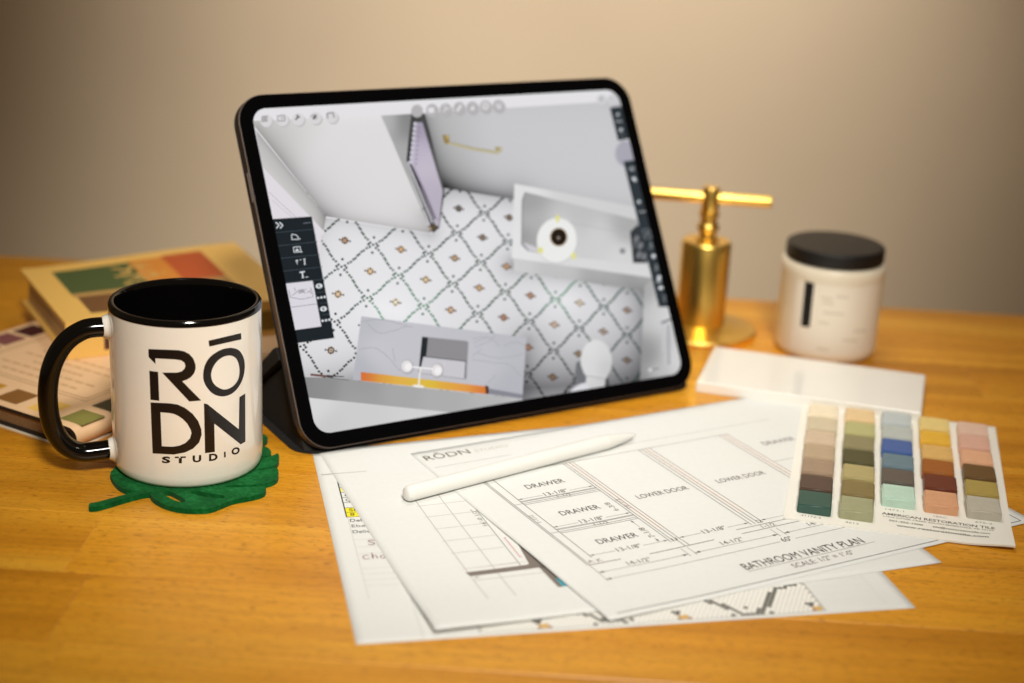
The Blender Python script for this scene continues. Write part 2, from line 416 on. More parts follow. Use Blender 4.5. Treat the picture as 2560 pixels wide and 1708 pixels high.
def resample(P, n=72):
    P = P + [P[0]]; Ls = [0]
    for a, b_ in zip(P, P[1:]): Ls.append(Ls[-1] + math.dist(a, b_))
    o = []
    for k in range(n):
        t = Ls[-1] * k / n; i = min(max(j for j in range(len(Ls)) if Ls[j] <= t), len(P) - 2)
        f = (t - Ls[i]) / max(Ls[i + 1] - Ls[i], 1e-6); o.append((P[i][0] + (P[i + 1][0] - P[i][0]) * f, P[i][1] + (P[i + 1][1] - P[i][1]) * f))
    return o
ringpoly(lg, resample(oo), resample(oi_), K, sub=1)
dO = z2([(797, 903), (900, 908), (940, 914), (980, 932), (1020, 963), (1050, 1002), (1066, 1045), (1068, 1075), (1055, 1115), (1022, 1148), (980, 1168), (920, 1179), (808, 1173)])
dI = z2([(850, 955), (896, 959), (922, 964), (945, 975), (968, 991), (992, 1016), (1010, 1048), (1014, 1066), (1006, 1094), (982, 1118), (950, 1132), (912, 1138), (857, 1135)])
ringpoly(lg, dO, dI, K)
lg.poly(dense(z2([(1080, 908), (1098, 912), (1265, 1045), (1268, 875), (1299, 856), (1300, 1110), (1275, 1125), (1135, 1015), (1138, 1165), (1086, 1172)])), K, step=8)
for ch, x0, x1, yb, ht, sl in (('S', 857, 902, 1222, 31, .02), ('T', 926, 984, 1224, 32, -.03), ('U', 1020, 1066, 1219, 33, -.06), ('D', 1107, 1153, 1212, 34, -.10), ('I', 1185, 1194, 1194, 30, -.1), ('O', 1226, 1270, 1181, 33, -.22)):
    p, q = z2([(x0, yb), (x1, yb + sl * (x1 - x0))])
    v, f = glyphs(ch, .045); d = np.array(q) - np.array(p)
    if ch == 'I': lg.poly(z2([(1186, 1166), (1195, 1163), (1196, 1193), (1187, 1195)]), K)
    else: lg.add([tuple(np.array(p) + d * x + np.array([0, -ht / 2.1184]) * y) for x, y in v], f, [K] * len(v), 0)
lg.make('printed_logo', GLOSSINK, mug)

# ------------------------------------------------------------------ leaf coaster
fm, N, L, b = nmat('green_felt')
tc = N.new('ShaderNodeTexCoord'); n1 = N.new('ShaderNodeTexNoise'); n1.inputs['Scale'].default_value = 420; n1.inputs['Detail'].default_value = 6
n2 = N.new('ShaderNodeTexNoise'); n2.inputs['Scale'].default_value = 90
for n_ in (n1, n2): L.new(tc.outputs['Object'], n_.inputs['Vector'])
mx = N.new('ShaderNodeMath'); mx.operation = 'MULTIPLY'; L.new(n1.outputs['Fac'], mx.inputs[0]); L.new(n2.outputs['Fac'], mx.inputs[1])
rp = N.new('ShaderNodeValToRGB'); e = rp.color_ramp.elements
e[0].position = .12; e[0].color = (*lin((2, 70, 30)), 1); e[1].position = .46; e[1].color = (*lin((26, 112, 58)), 1); k = e.new(.25); k.color = (*lin((5, 86, 34)), 1)
L.new(mx.outputs[0], rp.inputs['Fac']); L.new(rp.outputs[0], b.inputs['Base Color']); b.inputs['Roughness'].default_value = .95; b.inputs['Specular IOR Level'].default_value = .1
b.inputs['Sheen Weight'].default_value = .05
bp = N.new('ShaderNodeBump'); bp.inputs['Strength'].default_value = .3; bp.inputs['Distance'].default_value = .0004; L.new(n1.outputs['Fac'], bp.inputs['Height']); L.new(bp.outputs[0], b.inputs['Normal'])
co = empty('leaf_coaster', 'green felt coaster cut like a monstera leaf, under the mug', 'coaster', (-170, 785, 0))
cz = lambda x, y: tuple(T(x / 2.579, 1100 + y / 2.579, 3)[:2])
vis = [(575, 430), (578, 408), (612, 402), (690, 383), (780, 358), (890, 332), (880, 326), (820, 322), (765, 297), (728, 258), (711, 222), (720, 196), (738, 180)]
vis2 = [(1690, 28), (1725, 48), (1748, 72), (1742, 98), (1700, 106), (1660, 112), (1700, 114), (1760, 98), (1788, 86), (1799, 100), (1796, 138), (1765, 165), (1700, 182), (1640, 196), (1700, 192), (1770, 178), (1793, 190), (1794, 235), (1765, 262), (1700, 281), (1600, 289), (1500, 291), (1450, 298), (1500, 304), (1600, 303), (1706, 300), (1708, 332), (1660, 353), (1590, 368), (1500, 386), (1430, 414), (1350, 442), (1270, 446), (1180, 443), (1080, 422), (1010, 390), (975, 362), (962, 343), (900, 352), (790, 382), (690, 412), (620, 430)]
hid = [(-214, 822), (-206, 838), (-190, 842), (-176, 838), (-164, 846), (-150, 842), (-140, 832)]
pl = [cz(*q) for q in vis] + hid + [cz(*q) for q in vis2]
pl = spline(pl, 3)
h1 = spline([cz(*q) for q in [(1068, 348), (1085, 335), (1110, 340), (1150, 362), (1184, 384), (1176, 394), (1150, 392), (1105, 375)]], 3)
h2 = spline([cz(*q) for q in [(1242, 336), (1268, 328), (1300, 334), (1360, 347), (1420, 355), (1436, 362), (1425, 372), (1380, 370), (1300, 360)]], 3)
def grow(P, k):
    c = np.mean(P, 0); return [tuple(c + (np.array(q) - c) * k) for q in P]
h1 = grow(h1, 1.22); h2 = grow(h2, 1.15)
loops = [pl, h1, h2]
tri = [tuple(t) for t in tessellate_polygon([[Vector((x, y, 0)) for x, y in lp] for lp in loops])]
flat = [p for lp in loops for p in lp]; nn = len(flat)
v = [(x, y, 0.05) for x, y in flat] + [(x, y, 3.0) for x, y in flat]; f = tri + [tuple(i + nn for i in t) for t in tri]; s0 = 0
for lp in loops:
    n_ = len(lp); f += [(s0 + i, s0 + (i + 1) % n_, nn + s0 + (i + 1) % n_, nn + s0 + i) for i in range(n_)]; s0 += n_
build('leaf', v, f, fm, co)

# ------------------------------------------------------------------ tablet
TB = np.array([-114.95, 809.72, 4.0]); YAW, TILT = .552494, .521827
TU = np.array([math.cos(YAW), math.sin(YAW), 0]); TN0 = np.array([-math.sin(YAW), math.cos(YAW), 0])
TV = math.cos(TILT) * UP + math.sin(TILT) * TN0; TN = np.cross(TU, TV)
TW, TH = 280.6, 214.9
tab = empty('tablet', 'black framed tablet propped up, showing a tiled bathroom plan on its screen', 'tablet', TB)
ALU = mat('anodised_metal', (92, 80, 74), .4, .5, var=.03)
GLASS = mat('black_glass', (4, 4, 5), .10, var=.05, spec=.12)
fr = prism('frame', rrect(0, 0, TW, TH, 18, 14), TB, TU, TV, TN, -5.7, -.25, ALU, tab); bevel(fr, .7, 3)
inner = rrect(8.85, 8.85, TW - 8.85, TH - 8.85, 9.5, 14); outer = rrect(.55, .55, TW - .55, TH - .55, 17.5, 14)
n_ = len(inner); v = []; f = []
for h in (-.3, .35):
    v += [TB + TU * x + TV * y + TN * h for x, y in outer] + [TB + TU * x + TV * y + TN * h for x, y in inner]
for base, fl in ((0, 0), (2 * n_, 1)):
    for k in range(n_): j = (k + 1) % n_; f.append((base + k, base + j, base + n_ + j, base + n_ + k))
for k in range(n_):
    j = (k + 1) % n_; f.append((k, j, 2 * n_ + j, 2 * n_ + k)); f.append((n_ + k, n_ + j, 3 * n_ + j, 3 * n_ + k))
build('bezel', v, f, GLASS, tab)
for a0, a1 in ((42, 58), (61, 77)):
    box('volume_button', TB + TV * (TH - .6), TU, -TN, a0, a1, 1.9, 3.8, 0, 1.1, ALU, tab) if False else None
prism('side_button', rrect(-.7, 150, 1.2, 168, .5, 3), TB, TU, TV, TN, -4.2, -2.0, ALU, tab)
def on_screen(px, py, lay=0): return onplane(px, py, TB, TN) + TN * (-.22 + lay * .035)
sc = Print(on_screen)
R2 = lambda x, y: (580 + x / 3.015, 180 + y / 3.015)
R3 = lambda x, y: (1120 + x / 3.015, 180 + y / 3.015)
R4 = lambda x, y: (620 + x / 3.015, 620 + y / 3.015)
R5 = lambda x, y: (1160 + x / 3.015, 580 + y / 3.015)
R6 = lambda x, y: (980 + x / 7.34, 220 + y / 7.34)
P_ = lambda fn, pts: [fn(*p) for p in pts]
# whole display, then the room from back to front
sc.poly([(610, 240), (1560, 190), (1735, 950), (760, 1110)], (224, 222, 226), 0, step=60)
sc.poly([(640, 330), (815, 545), (1080, 585), (1110, 470), (1285, 496), (1283, 645), (1650, 705), (1700, 960), (1300, 1020), (740, 980), (700, 640)],
        shade((226, 225, 228), [((812, 541), (1077, 583), -26, 18), ((1077, 583), (1110, 472), -20, 20), ((1110, 470), (1290, 497), -44, 26), ((1283, 660), (1660, 715), -70, 22), ((1612, 700), (1612, 960), -70, 40), ((1320, 970), (1640, 950), -104, 80), ((1320, 850), (1305, 1000), -46, 26), ((740, 985), (885, 955), -76, 42), ((812, 541), (700, 900), -24, 24), ((960, 770), (1000, 780), 12, 60), ((1400, 750), (1420, 750), 14, 50)]), 1, step=14)
# mosaic
LN = {(0, 0): (935, 611), (1, 0): (1074, 638), (2, 0): (1203, 656), (3, 0): (1326, 680), (4, 0): (1448.6, 701), (5, 0): (1568, 719), (-.5, 1): (851, 670.5), (.5, 1): (998, 691), (1.5, 1): (1132, 704.6), (2.5, 1): (1263, 729), (3.5, 1): (1389, 749), (4.5, 1): (1511.6, 767.4), (0, 2): (916.8, 746), (1, 2): (1059.5, 767.6), (2, 2): (1192.5, 785), (3, 2): (1322.5, 802), (4, 2): (1448.6, 818.8), (5, 2): (1571, 835.4), (3.5, 3): (1383.9, 873.5), (3, 4): (1317.5, 938), (4, 4): (1445, 948), (1.5, -1): (1143.8, 581), (2.5, -1): (1267.8, 600), (2, -2): (1211, 530)}
A = []; Bv = []
for (u_, v_), (x, y) in LN.items():
    A += [[u_, v_, 1, 0, 0, 0, -x * u_, -x * v_], [0, 0, 0, u_, v_, 1, -y * u_, -y * v_]]; Bv += [x, y]
hh = np.linalg.lstsq(np.array(A, float), np.array(Bv, float), rcond=None)[0]
def lat(u_, v_):
    w_ = hh[6] * u_ + hh[7] * v_ + 1; return ((hh[0] * u_ + hh[1] * v_ + hh[2]) / w_, (hh[3] * u_ + hh[4] * v_ + hh[5]) / w_)
tone = blend([(880, 620, (42, 74, 60)), (1080, 540, (58, 66, 66)), (1180, 500, (52, 60, 64)), (1100, 660, (46, 84, 68)), (960, 780, (196, 206, 200)), (1060, 770, (150, 172, 162)), (890, 720, (70, 104, 90)), (1200, 720, (54, 88, 74)), (1390, 745, (168, 186, 182)), (1320, 690, (80, 102, 96)), (1520, 770, (92, 108, 106)), (1570, 840, (70, 84, 86)), (1320, 800, (52, 82, 72)), (1400, 880, (34, 48, 46)), (1330, 950, (22, 30, 30)), (800, 900, (26, 36, 34)), (850, 830, (34, 50, 44))], 3)
tan_ = blend([(870, 600, (138, 100, 60)), (1000, 620, (178, 140, 92)), (925, 680, (190, 155, 105)), (985, 760, (228, 205, 165)), (1200, 720, (176, 140, 100)), (1450, 760, (205, 180, 155)), (1570, 770, (140, 118, 104)), (1270, 800, (150, 105, 80)), (1390, 950, (110, 86, 60)), (1570, 900, (110, 96, 80)), (820, 880, (120, 92, 52)), (1145, 520, (96, 86, 78))], 3)
inside = lambda x, y: 690 < x < 1625 and 460 < y < 1000
for vi in range(-4, 6):
    for ui in range(-3, 8):
        u_ = ui + (.5 if vi % 2 else 0); x, y = lat(u_, vi)
        if not (640 < x < 1720 and 430 < y < 1050): continue
        dk = tone(x, y)
        for du, dv in ((.085, 0), (-.085, 0), (0, .29), (0, -.29)):
            p = lat(u_ + du, vi + dv)
            if inside(*p): sc.disc(p, 3.3, 3.5, (dk[0] * .4, dk[1] * .6, dk[2] * .5), 2, 8)
        for sx in (-1, 1):
            nb = 12
            for k in range(nb + 1):
                t = k / nb; wob = .026 * math.sin(2 * pi * t) * sx
                p = lat(u_ + sx * .5 * t + wob, vi + t + .02 * ((k % 2) - .5))
                if inside(*p): t_ = tone(*p); c = (t_[0] * .5, t_[1] * .78, t_[2] * .62); sc.disc(p, 3.35, 3.1, c, 2, 8)
        cx_, cy_ = lat(u_ + .5, vi)
        if inside(cx_, cy_):
            c = tan_(cx_, cy_); dk2 = tuple(q * .45 for q in c)
            for k in range(8):
                a = 2 * pi * k / 8; sc.disc(lat(u_ + .5 + .046 * math.cos(a), vi + .098 * math.sin(a)), 3.1, 3.2, c if k % 2 else tuple(q * .55 for q in c), 2, 7)
            sc.disc((cx_, cy_), 3.4, 3.2, tuple(min(235, q * 1.3) for q in c), 2, 8)
            for s_ in (-1, 1): sc.disc(lat(u_ + .5 + s_ * .088, vi), 2.6, 2.8, dk2, 2, 7)
# walls
sc.poly([(610, 280), (955, 288), (1077, 583), (815, 541), (640, 320)], shade(ramp((680, 330), (800, 400), (205, 204, 202), (221, 219, 219)), [((640, 320), (815, 541), -46, 22), ((815, 541), (1077, 583), -34, 14), ((815, 541), (700, 420), -16, 60), ((1077, 583), (1060, 540), -30, 26), ((640, 300), (950, 288), 6, 14)]), 3, step=14)
sc.poly([(640, 325), (815, 541), (808, 585), (655, 420)], shade((194, 192, 191), [((640, 325), (815, 541), -30, 9), ((815, 541), (808, 585), -40, 14), ((650, 400), (806, 578), 8, 8)]), 3, step=12)
sc.poly([(645, 405), (812, 580), (805, 590), (800, 640), (690, 560)], (222, 217, 222), 4)
sc.line((672, 480), (790, 590), 1.6, (186, 180, 186), 5); sc.line((680, 500), (735, 548), 1.4, (196, 190, 196), 5)
sc.poly([(952, 289), (1032, 283), (1018, 402), (1079, 583)], blend([(965, 300, 178), (1020, 300, 132), (1000, 400, 168), (1050, 500, 178), (1075, 570, 130)], 3), 3, step=20)
sc.poly([(1050, 270), (1548, 250), (1592, 520), (1287, 499), (1110, 470), (1062, 300)], shade(ramp((1100, 330), (1240, 320), (186, 186, 187), (201, 200, 203)), [((1060, 300), (1110, 470), -62, 18), ((1110, 472), (1290, 501), -100, 22), ((1110, 472), (1120, 465), -30, 60), ((1290, 470), (1590, 520), -14, 18), ((1200, 258), (1548, 250), -6, 30)]), 3, step=12)
sc.poly([(600, 235), (1560, 190), (1556, 252), (1062, 283), (955, 289), (620, 303)], (226, 224, 227), 4, step=60)
sc.poly([(1028, 285), (1062, 284), (1075, 330), (1112, 478), (1098, 570), (1083, 583), (1016, 404)], blend([(1040, 300, 62), (1025, 380, 40), (1060, 300, 74), (1090, 400, 90), (1080, 560, 60)], 3), 4, step=20)
sc.poly([(1040, 306), (1056, 306), (1107, 478), (1097, 567), (1088, 562), (1026, 402)], blend([(1048, 320, (160, 152, 170)), (1040, 380, (186, 178, 196)), (1060, 420, (196, 186, 200)), (1095, 500, (182, 174, 188)), (1060, 480, (184, 176, 192))], 3), 5, step=20)
for k in range(9): sc.disc(R2(1380 - 4.2 * k, 392 + 36 * k), 4.2, 5, (205, 202, 212), 6, 10); sc.disc(R2(1412 - 3.2 * k, 420 + 34 * k), 2.2, 3, (138, 128, 152), 6, 8)
sc.path(P_(R2, [(1322, 676), (1410, 890), (1512, 1140)]), 3.2, (214, 210, 216), 6); sc.path(P_(R2, [(1350, 700), (1440, 890), (1530, 1110)]), 4, (66, 60, 74), 6)
sc.path(P_(R2, [(1372, 712), (1470, 930), (1550, 1120)]), 2, (150, 142, 160), 6)
sc.disc(R2(1520, 1170), 7, 6, (90, 76, 54), 6, 10)
sc.path(P_(R6, [(1010, 1010), (1500, 1130), (1960, 1200)]), 5, (186, 176, 138), 5); sc.path(P_(R6, [(1030, 985), (1500, 1100), (1930, 1165)]), 2, (164, 152, 112), 6)
sc.poly(P_(R6, [(920, 860), (1060, 870), (1050, 1000), (1000, 1040), (950, 990)]), (150, 128, 80), 6); sc.poly(P_(R6, [(985, 880), (1055, 880), (1045, 930), (1000, 925)]), (186, 174, 120), 7)
sc.poly(P_(R6, [(1890, 1075), (2020, 1085), (2010, 1190), (1910, 1165)]), (184, 174, 134), 6); sc.poly(P_(R6, [(1900, 1090), (1960, 1100), (1940, 1150), (1905, 1140)]), (150, 138, 96), 7)
# tub
sc.poly([(1283, 640), (1640, 695), (1655, 735), (1285, 678)], blend([(1290, 660, 204), (1400, 675, 196), (1500, 690, 178), (1620, 705, 172), (1400, 690, 188), (1620, 730, 120), (1500, 712, 150)], 3), 3, step=20)
sc.poly([(1286, 459), (1600, 519), (1645, 697), (1279.5, 645)], blend([(1290, 470, 222), (1285, 640, 226), (1450, 500, 208), (1580, 530, 206), (1450, 660, 216), (1620, 680, 214)], 3), 5, step=25)
sc.poly([(1312, 480), (1600, 552), (1625, 665), (1352, 634.5), (1319, 628), (1303, 612), (1304, 500)], blend([(1316, 500, 160), (1310, 590, 150), (1330, 560, 178), (1450, 530, 190), (1570, 570, 170), (1400, 570, 204), (1500, 600, 206), (1550, 640, 212), (1400, 630, 208), (1330, 620, 168)], 3), 6, step=16)
sc.path([(1312, 482), (1306, 520), (1304, 608), (1320, 626)], 3, (142, 140, 148), 7); sc.poly([(1308, 606), (1350, 622), (1352, 634), (1322, 626)], (205, 203, 208), 7)
sc.path([(1349, 541), (1450, 562), (1574, 585)], 2, (184, 182, 188), 7)
sc.poly(P_(R3, [(1372, 1205), (1430, 1150), (1520, 1300), (1500, 1440), (1395, 1440)]), (52, 56, 60), 7)
for q in ((1420, 1260), (1450, 1310), (1440, 1380), (1480, 1390)): sc.disc(R3(*q), 6, 10, (120, 122, 126), 8, 10, .4)
sc.disc(R3(1410, 1300), 5, 14, (84, 88, 92), 8, 10, .5)
sc.disc(R3(1315, 1350), 7.5, 7.5, (140, 138, 144), 8)
sc.disc((1393, 602), 51, 57, (190, 190, 194), 7, 30, .15); sc.disc((1392, 601), 50, 56, (234, 234, 232), 8, 30, .15)
for q in ((826, 1105, 5, 10), (697, 1345, 7, 8), (945, 1388, 6, 9)): sc.disc(R3(*q[:2]), q[2], q[3], (224, 220, 132), 9, 12)
sc.disc((1396.5, 593), 21.5, 23, (150, 120, 66), 9, 26); sc.disc((1396.5, 593), 19.5, 21, (32, 22, 16), 10, 26); sc.disc((1396, 595), 4.5, 5, (96, 80, 70), 11, 12); sc.disc((1396, 595), 1.8, 2, (210, 200, 190), 12, 8)
# right wall and door
sc.poly([(1611, 715), (1640, 690), (1720, 720), (1720, 960), (1600, 960)], blend([(1618, 740, 160), (1616, 900, 140), (1640, 760, 206), (1680, 780, 212), (1690, 900, 210), (1640, 930, 196), (1612, 950, 128)], 3), 4, step=16)
sc.poly(P_(R5, [(1480, 680), (1560, 650), (1562, 664), (1500, 692)]), (112, 112, 118), 5); sc.poly(P_(R5, [(1530, 700), (1552, 695), (1556, 1000), (1534, 1005)]), (170, 169, 174), 5); sc.poly(P_(R5, [(1492, 690), (1512, 690), (1508, 900), (1494, 900)]), (196, 195, 200), 5)
sc.path(P_(R5, [(1398, 1045), (1470, 1028)]), 3, (120, 120, 126), 5); sc.disc(R5(1404, 1040), 4, 3, (236, 236, 238), 6)
# toilet
sc.poly(spline(P_(R5, [(860, 960), (880, 900), (868, 1020), (880, 1080), (930, 1110), (940, 1150), (880, 1140), (840, 1060)]), 3), (120, 120, 124), 5) if False else None
sc.poly(P_(R5, [(845, 990), (885, 960), (935, 1150), (870, 1150), (838, 1080)]), (112, 113, 117), 5)
sc.poly(P_(R5, [(925, 1075), (1075, 1095), (1060, 1150), (1052, 1260), (900, 1260)]), blend([R5(940, 1100) + (214,), R5(1060, 1120) + (196,), R5(1000, 1180) + (204,)], 3), 6, step=20)
sc.poly(spline(P_(R5, [(870, 1150), (905, 1140), (935, 1160), (935, 1260), (800, 1260), (812, 1190)]), 3), (216, 215, 220), 7)
sc.poly(spline(P_(R5, [(995, 812), (1050, 830), (1092, 880), (1115, 960), (1108, 1030), (1080, 1085), (1062, 1108), (1000, 1100), (925, 1088), (890, 1030), (878, 960), (900, 880), (940, 830)]), 4), blend([R5(960, 880) + (222,), R5(1060, 900) + (212,), R5(1090, 1020) + (196,), R5(930, 1040) + (216,)], 3), 8, step=14)
sc.path(spline(P_(R5, [(925, 1086), (1000, 1097), (1062, 1108)]), 3, False), 1.6, (150, 149, 154), 9)
sc.poly(P_(R5, [(1062, 1112), (1085, 1095), (1100, 1160), (1070, 1160)]), (70, 76, 74), 7)
# vanity
van = [R4(855, 515), R5(470, 795), R5(440, 1255), R4(790, 995)]
sc.poly(van, blend([(910, 800, (186, 186, 193)), (1000, 830, (194, 194, 200)), (1300, 850, (186, 186, 193)), (1200, 900, (192, 192, 198)), (1290, 980, (180, 180, 188)), (900, 930, (180, 180, 188)), (950, 880, (196, 196, 202))], 3), 5, step=26)
rng = random.Random(3)
for q in ([R4(840, 765), R4(960, 755), R4(1060, 830), R4(1150, 930)], [R4(900, 570), R4(1000, 640), R4(1200, 590)], [R4(1090, 760), R4(1110, 860)], [R5(60, 800), R5(200, 800), R5(260, 860)], [R5(60, 960), R5(240, 990), R5(340, 1000), R5(430, 1090)], [R5(80, 870), R5(180, 830), R5(240, 780)], [R4(1700, 720), R4(1760, 690), R4(1805, 670)], [R4(1690, 820), R4(1760, 760)], [R5(100, 910), R5(260, 950), R5(440, 920)], [R5(180, 1140), R5(240, 1085)], [R4(850, 560), R4(1000, 540), R4(1240, 600)], [R5(300, 860), R5(380, 830), R5(460, 850)]):
    sc.path([(x + rng.uniform(-1, 1), y + rng.uniform(-1.5, 1.5)) for x, y in spline(q, 6, False)], 1.5, (164, 163, 173), 6)
sc.poly([R4(1312, 668), R4(1645, 700), R4(1662, 712), R4(1648, 985), R4(1636, 992), R4(1285, 945)], (150, 149, 154), 6)
sc.poly([R4(1312, 670), R4(1358, 674), R4(1342, 830), R4(1300, 905), R4(1285, 940)], (34, 38, 42), 7)
sc.poly([R4(1355, 675), R4(1658, 708), R4(1650, 852), R4(1345, 815)], (142, 140, 143), 7); sc.line(R4(1320, 818), R4(1648, 856), 2, (52, 54, 58), 9)
sc.poly([R4(1322, 820), R4(1646, 858), R4(1636, 986), R4(1294, 942)], (200, 198, 203), 8); sc.line(R4(1640, 860), R4(1632, 984), 2, (70, 72, 76), 9); sc.line(R4(1480, 850), R4(1475, 965), 1.4, (214, 212, 216), 9)
sc.poly([(902, 930), (1218.7, 966.6), (1220, 986), (902, 952)], blend([(905, 940, (206, 104, 54)), (925, 940, (212, 120, 60)), (950, 945, (220, 168, 68)), (1000, 950, (224, 176, 74)), (1050, 955, (220, 182, 70)), (1075, 962, (216, 190, 62)), (1110, 965, (222, 164, 66)), (1160, 970, (226, 158, 70)), (1200, 975, (222, 140, 70)), (1216, 978, (200, 104, 44))], 3), 7, step=8)
sc.poly(P_(R5, [(160, 1155), (185, 1165), (186, 1222), (165, 1220)]), (70, 38, 26), 8)
sc.poly(P_(R5, [(186, 1180), (440, 1225), (440, 1255), (186, 1222)]), (134, 134, 144), 7)
for q, rx in (((1200, 897), 17), ((1427, 926), 17)):
    sc.disc(R4(*q), rx, rx + 1.5, (176, 172, 174), 9, 24); sc.disc(R4(q[0] - 4, q[1] - 4), rx - 3, rx - 2, (224, 220, 222), 10, 24); sc.disc(R4(q[0] + 6, q[1]), rx - 8, rx - 7, (240, 238, 238), 11, 18)
sc.line(R4(1240, 898), R4(1395, 914), 4, (238, 236, 236), 12); sc.line(R4(1298, 905), R4(1285, 1040), 4.5, (232, 226, 220), 11)
sc.disc(R4(1283, 1043), 15, 3.5, (240, 236, 226), 11, 18, .08)
# wall strip in the foreground
sc.poly([R4(420, 975), R4(600, 978), R4(790, 995), (902, 953), (1220, 988), (1306, 997), (1310, 1040), (1124, 1031), (771, 995), (740, 985)], blend([(760, 960, 134), (800, 960, 140), (900, 970, 152), (1000, 990, 166), (1100, 1005, 172), (1250, 1005, 178), (1290, 1005, 190), (900, 1000, 160)], 3), 9, step=18)
sc.poly([(740, 991), (771, 994.5), (1124, 1031), (1140, 1040), (760, 1110)], blend([(780, 1010, 214), (900, 1040, 204), (1050, 1030, 208), (830, 1080, 200)], 3), 10, step=30)
sc.path(P_(R4, [(470, 955), (590, 968)]), 5.5, (112, 80, 76), 10); sc.path(P_(R4, [(590, 966), (640, 970)]), 6, (62, 58, 60), 10); sc.path(P_(R4, [(630, 968), (722, 970)]), 2.6, (54, 52, 54), 10); sc.path(P_(R4, [(600, 975), (700, 990), (760, 998)]), 1.6, (96, 94, 96), 10)
# left tool column
DKP = (22, 31, 37)
sc.poly([(640, 551), (682.8, 548), (779, 541.5), (835.6, 845.5), (742.7, 858), (700, 862)], DKP, 11)
for a, b_ in ((R2(325, 1212), R2(622, 1186)), (R2(345, 1312), R2(642, 1281)), (R2(365, 1406), R2(658, 1378)), (R2(385, 1503), R2(680, 1470)), (R4(270, 262), R4(560, 238)), (R4(512, 338), R4(580, 330)), (R4(540, 420), R4(598, 412)), (R4(560, 505), R4(616, 498))):
    sc.line(a, b_, 1.5, (62, 72, 80), 12)
WI = (222, 226, 230)
for dx in (0, 28): sc.path(P_(R2, [(328 + dx, 1134), (354 + dx, 1156), (334 + dx, 1180)]), 2.6, WI, 12)
sc.path(P_(R2, [(535, 1142), (592, 1136)]), 1.4, (120, 130, 138), 12)
sc.path(P_(R2, [(448, 1225), (450, 1265), (500, 1262), (498, 1245), (480, 1228), (448, 1225)]), 1.8, WI, 12); sc.disc(R2(510, 1260), 1.6, 1.6, WI, 12, 8)
sc.path(P_(R2, [(462, 1322), (466, 1360), (518, 1356), (512, 1318), (462, 1322)]), 1.8, WI, 12); sc.poly(P_(R2, [(474, 1352), (490, 1330), (505, 1350)]), WI, 12); sc.disc(R2(525, 1358), 1.6, 1.6, WI, 12, 8)
sc.path(P_(R2, [(490, 1450), (488, 1420), (480, 1428), (488, 1418), (498, 1426)]), 1.8, WI, 12); sc.path(P_(R2, [(510, 1418), (520, 1416)]), 1.8, WI, 12); sc.path(P_(R2, [(545, 1412), (548, 1450)]), 2.2, WI, 12); sc.path(P_(R2, [(536, 1413), (552, 1410)]), 1.6, WI, 12); sc.path(P_(R2, [(540, 1452), (556, 1449)]), 1.6, WI, 12)
sc.path(P_(R2, [(508, 1512), (548, 1506)]), 3, WI, 12); sc.path(P_(R2, [(528, 1510), (534, 1550)]), 3, WI, 12); sc.path(P_(R2, [(524, 1552), (544, 1549)]), 1.8, WI, 12); sc.path(P_(R2, [(555, 1548), (572, 1546)]), 2, WI, 12)
sc.poly(P_(R4, [(281, 270), (486, 248), (552, 592), (350, 620)]), (218, 214, 222), 12)
for a, b_ in (((325, 448), (518, 422)), ((305, 318), (320, 372)), ((312, 372), (400, 388)), ((400, 388), (490, 370)), ((330, 360), (375, 330)), ((375, 330), (440, 312)), ((470, 300), (492, 368)), ((380, 345), (420, 330)), ((410, 320), (430, 345)), ((440, 340), (470, 320)), ((346, 300), (362, 330)), ((455, 330), (485, 345))):
    sc.line(R4(*a), R4(*b_), 1.7, (150, 146, 156), 13)
sc.poly(P_(R4, [(375, 318), (415, 310), (430, 335), (385, 342)]), (172, 168, 178), 13)
for q in ((535, 288), (568, 460)): sc.disc(R4(*q), 8.6, 6, WI, 12, 16, -.1); sc.disc(R4(*q), 3.4, 3.4, DKP, 13, 10); sc.disc(R4(q[0] + 2, q[1] - 2), 1.5, 1.5, WI, 14, 8)
for x0, y0 in ((527, 378), (562, 550)):
    for k in range(3): sc.disc(R4(x0 + 25 * k, y0 - 4 * k), 3, 3, WI, 12, 10)
# top icons
for cx_, cy_ in ((258, 368), (382, 362), (500, 358), (628, 348), (752, 340)):
    x, y = R2(cx_, cy_); sc.disc((x + 3.5, y + 3.5), 15, 15.5, (192, 189, 190), 6, 22); sc.disc((x, y), 15, 15.5, (214, 212, 213), 7, 22)
G = (104, 98, 100)
for k in range(4): sc.path(P_(R2, [(222, 338 + 12 * k), (268, 334 + 12 * k)]), 2.4, (140, 134, 136), 8)
sc.path(P_(R2, [(342, 332), (395, 328), (398, 368), (346, 372), (342, 332)]), 2, (140, 136, 138), 8); sc.path(P_(R2, [(372, 342), (384, 348), (372, 356)]), 1.6, (150, 146, 148), 8)
sc.path(P_(R2, [(478, 362), (494, 344), (492, 322)]), 4, G, 8); sc.path(P_(R2, [(494, 344), (512, 338)]), 4, G, 8)
sc.path(P_(R2, [(612, 356), (634, 324)]), 5.5, (86, 80, 82), 8); sc.path(P_(R2, [(592, 338), (620, 322)]), 3, (160, 154, 156), 8); sc.path(P_(R2, [(625, 358), (650, 345)]), 1.6, (150, 146, 148), 8)
sc.path(P_(R2, [(722, 352), (714, 314), (762, 308), (770, 346)]), 2.6, (120, 114, 116), 8)
for i, (cx_, cy_) in enumerate(((460, 425), (735, 410), (985, 400), (1235, 375), (1475, 365), (1715, 345), (1955, 335))):
    x, y = R6(cx_, cy_)
    if i: sc.disc((x + 2.5, y + 3), 15, 16, (176, 174, 177), 6, 22)
    sc.disc((x, y), 15, 16, (180, 177, 179), 7, 22)
Wg = (224, 222, 224)
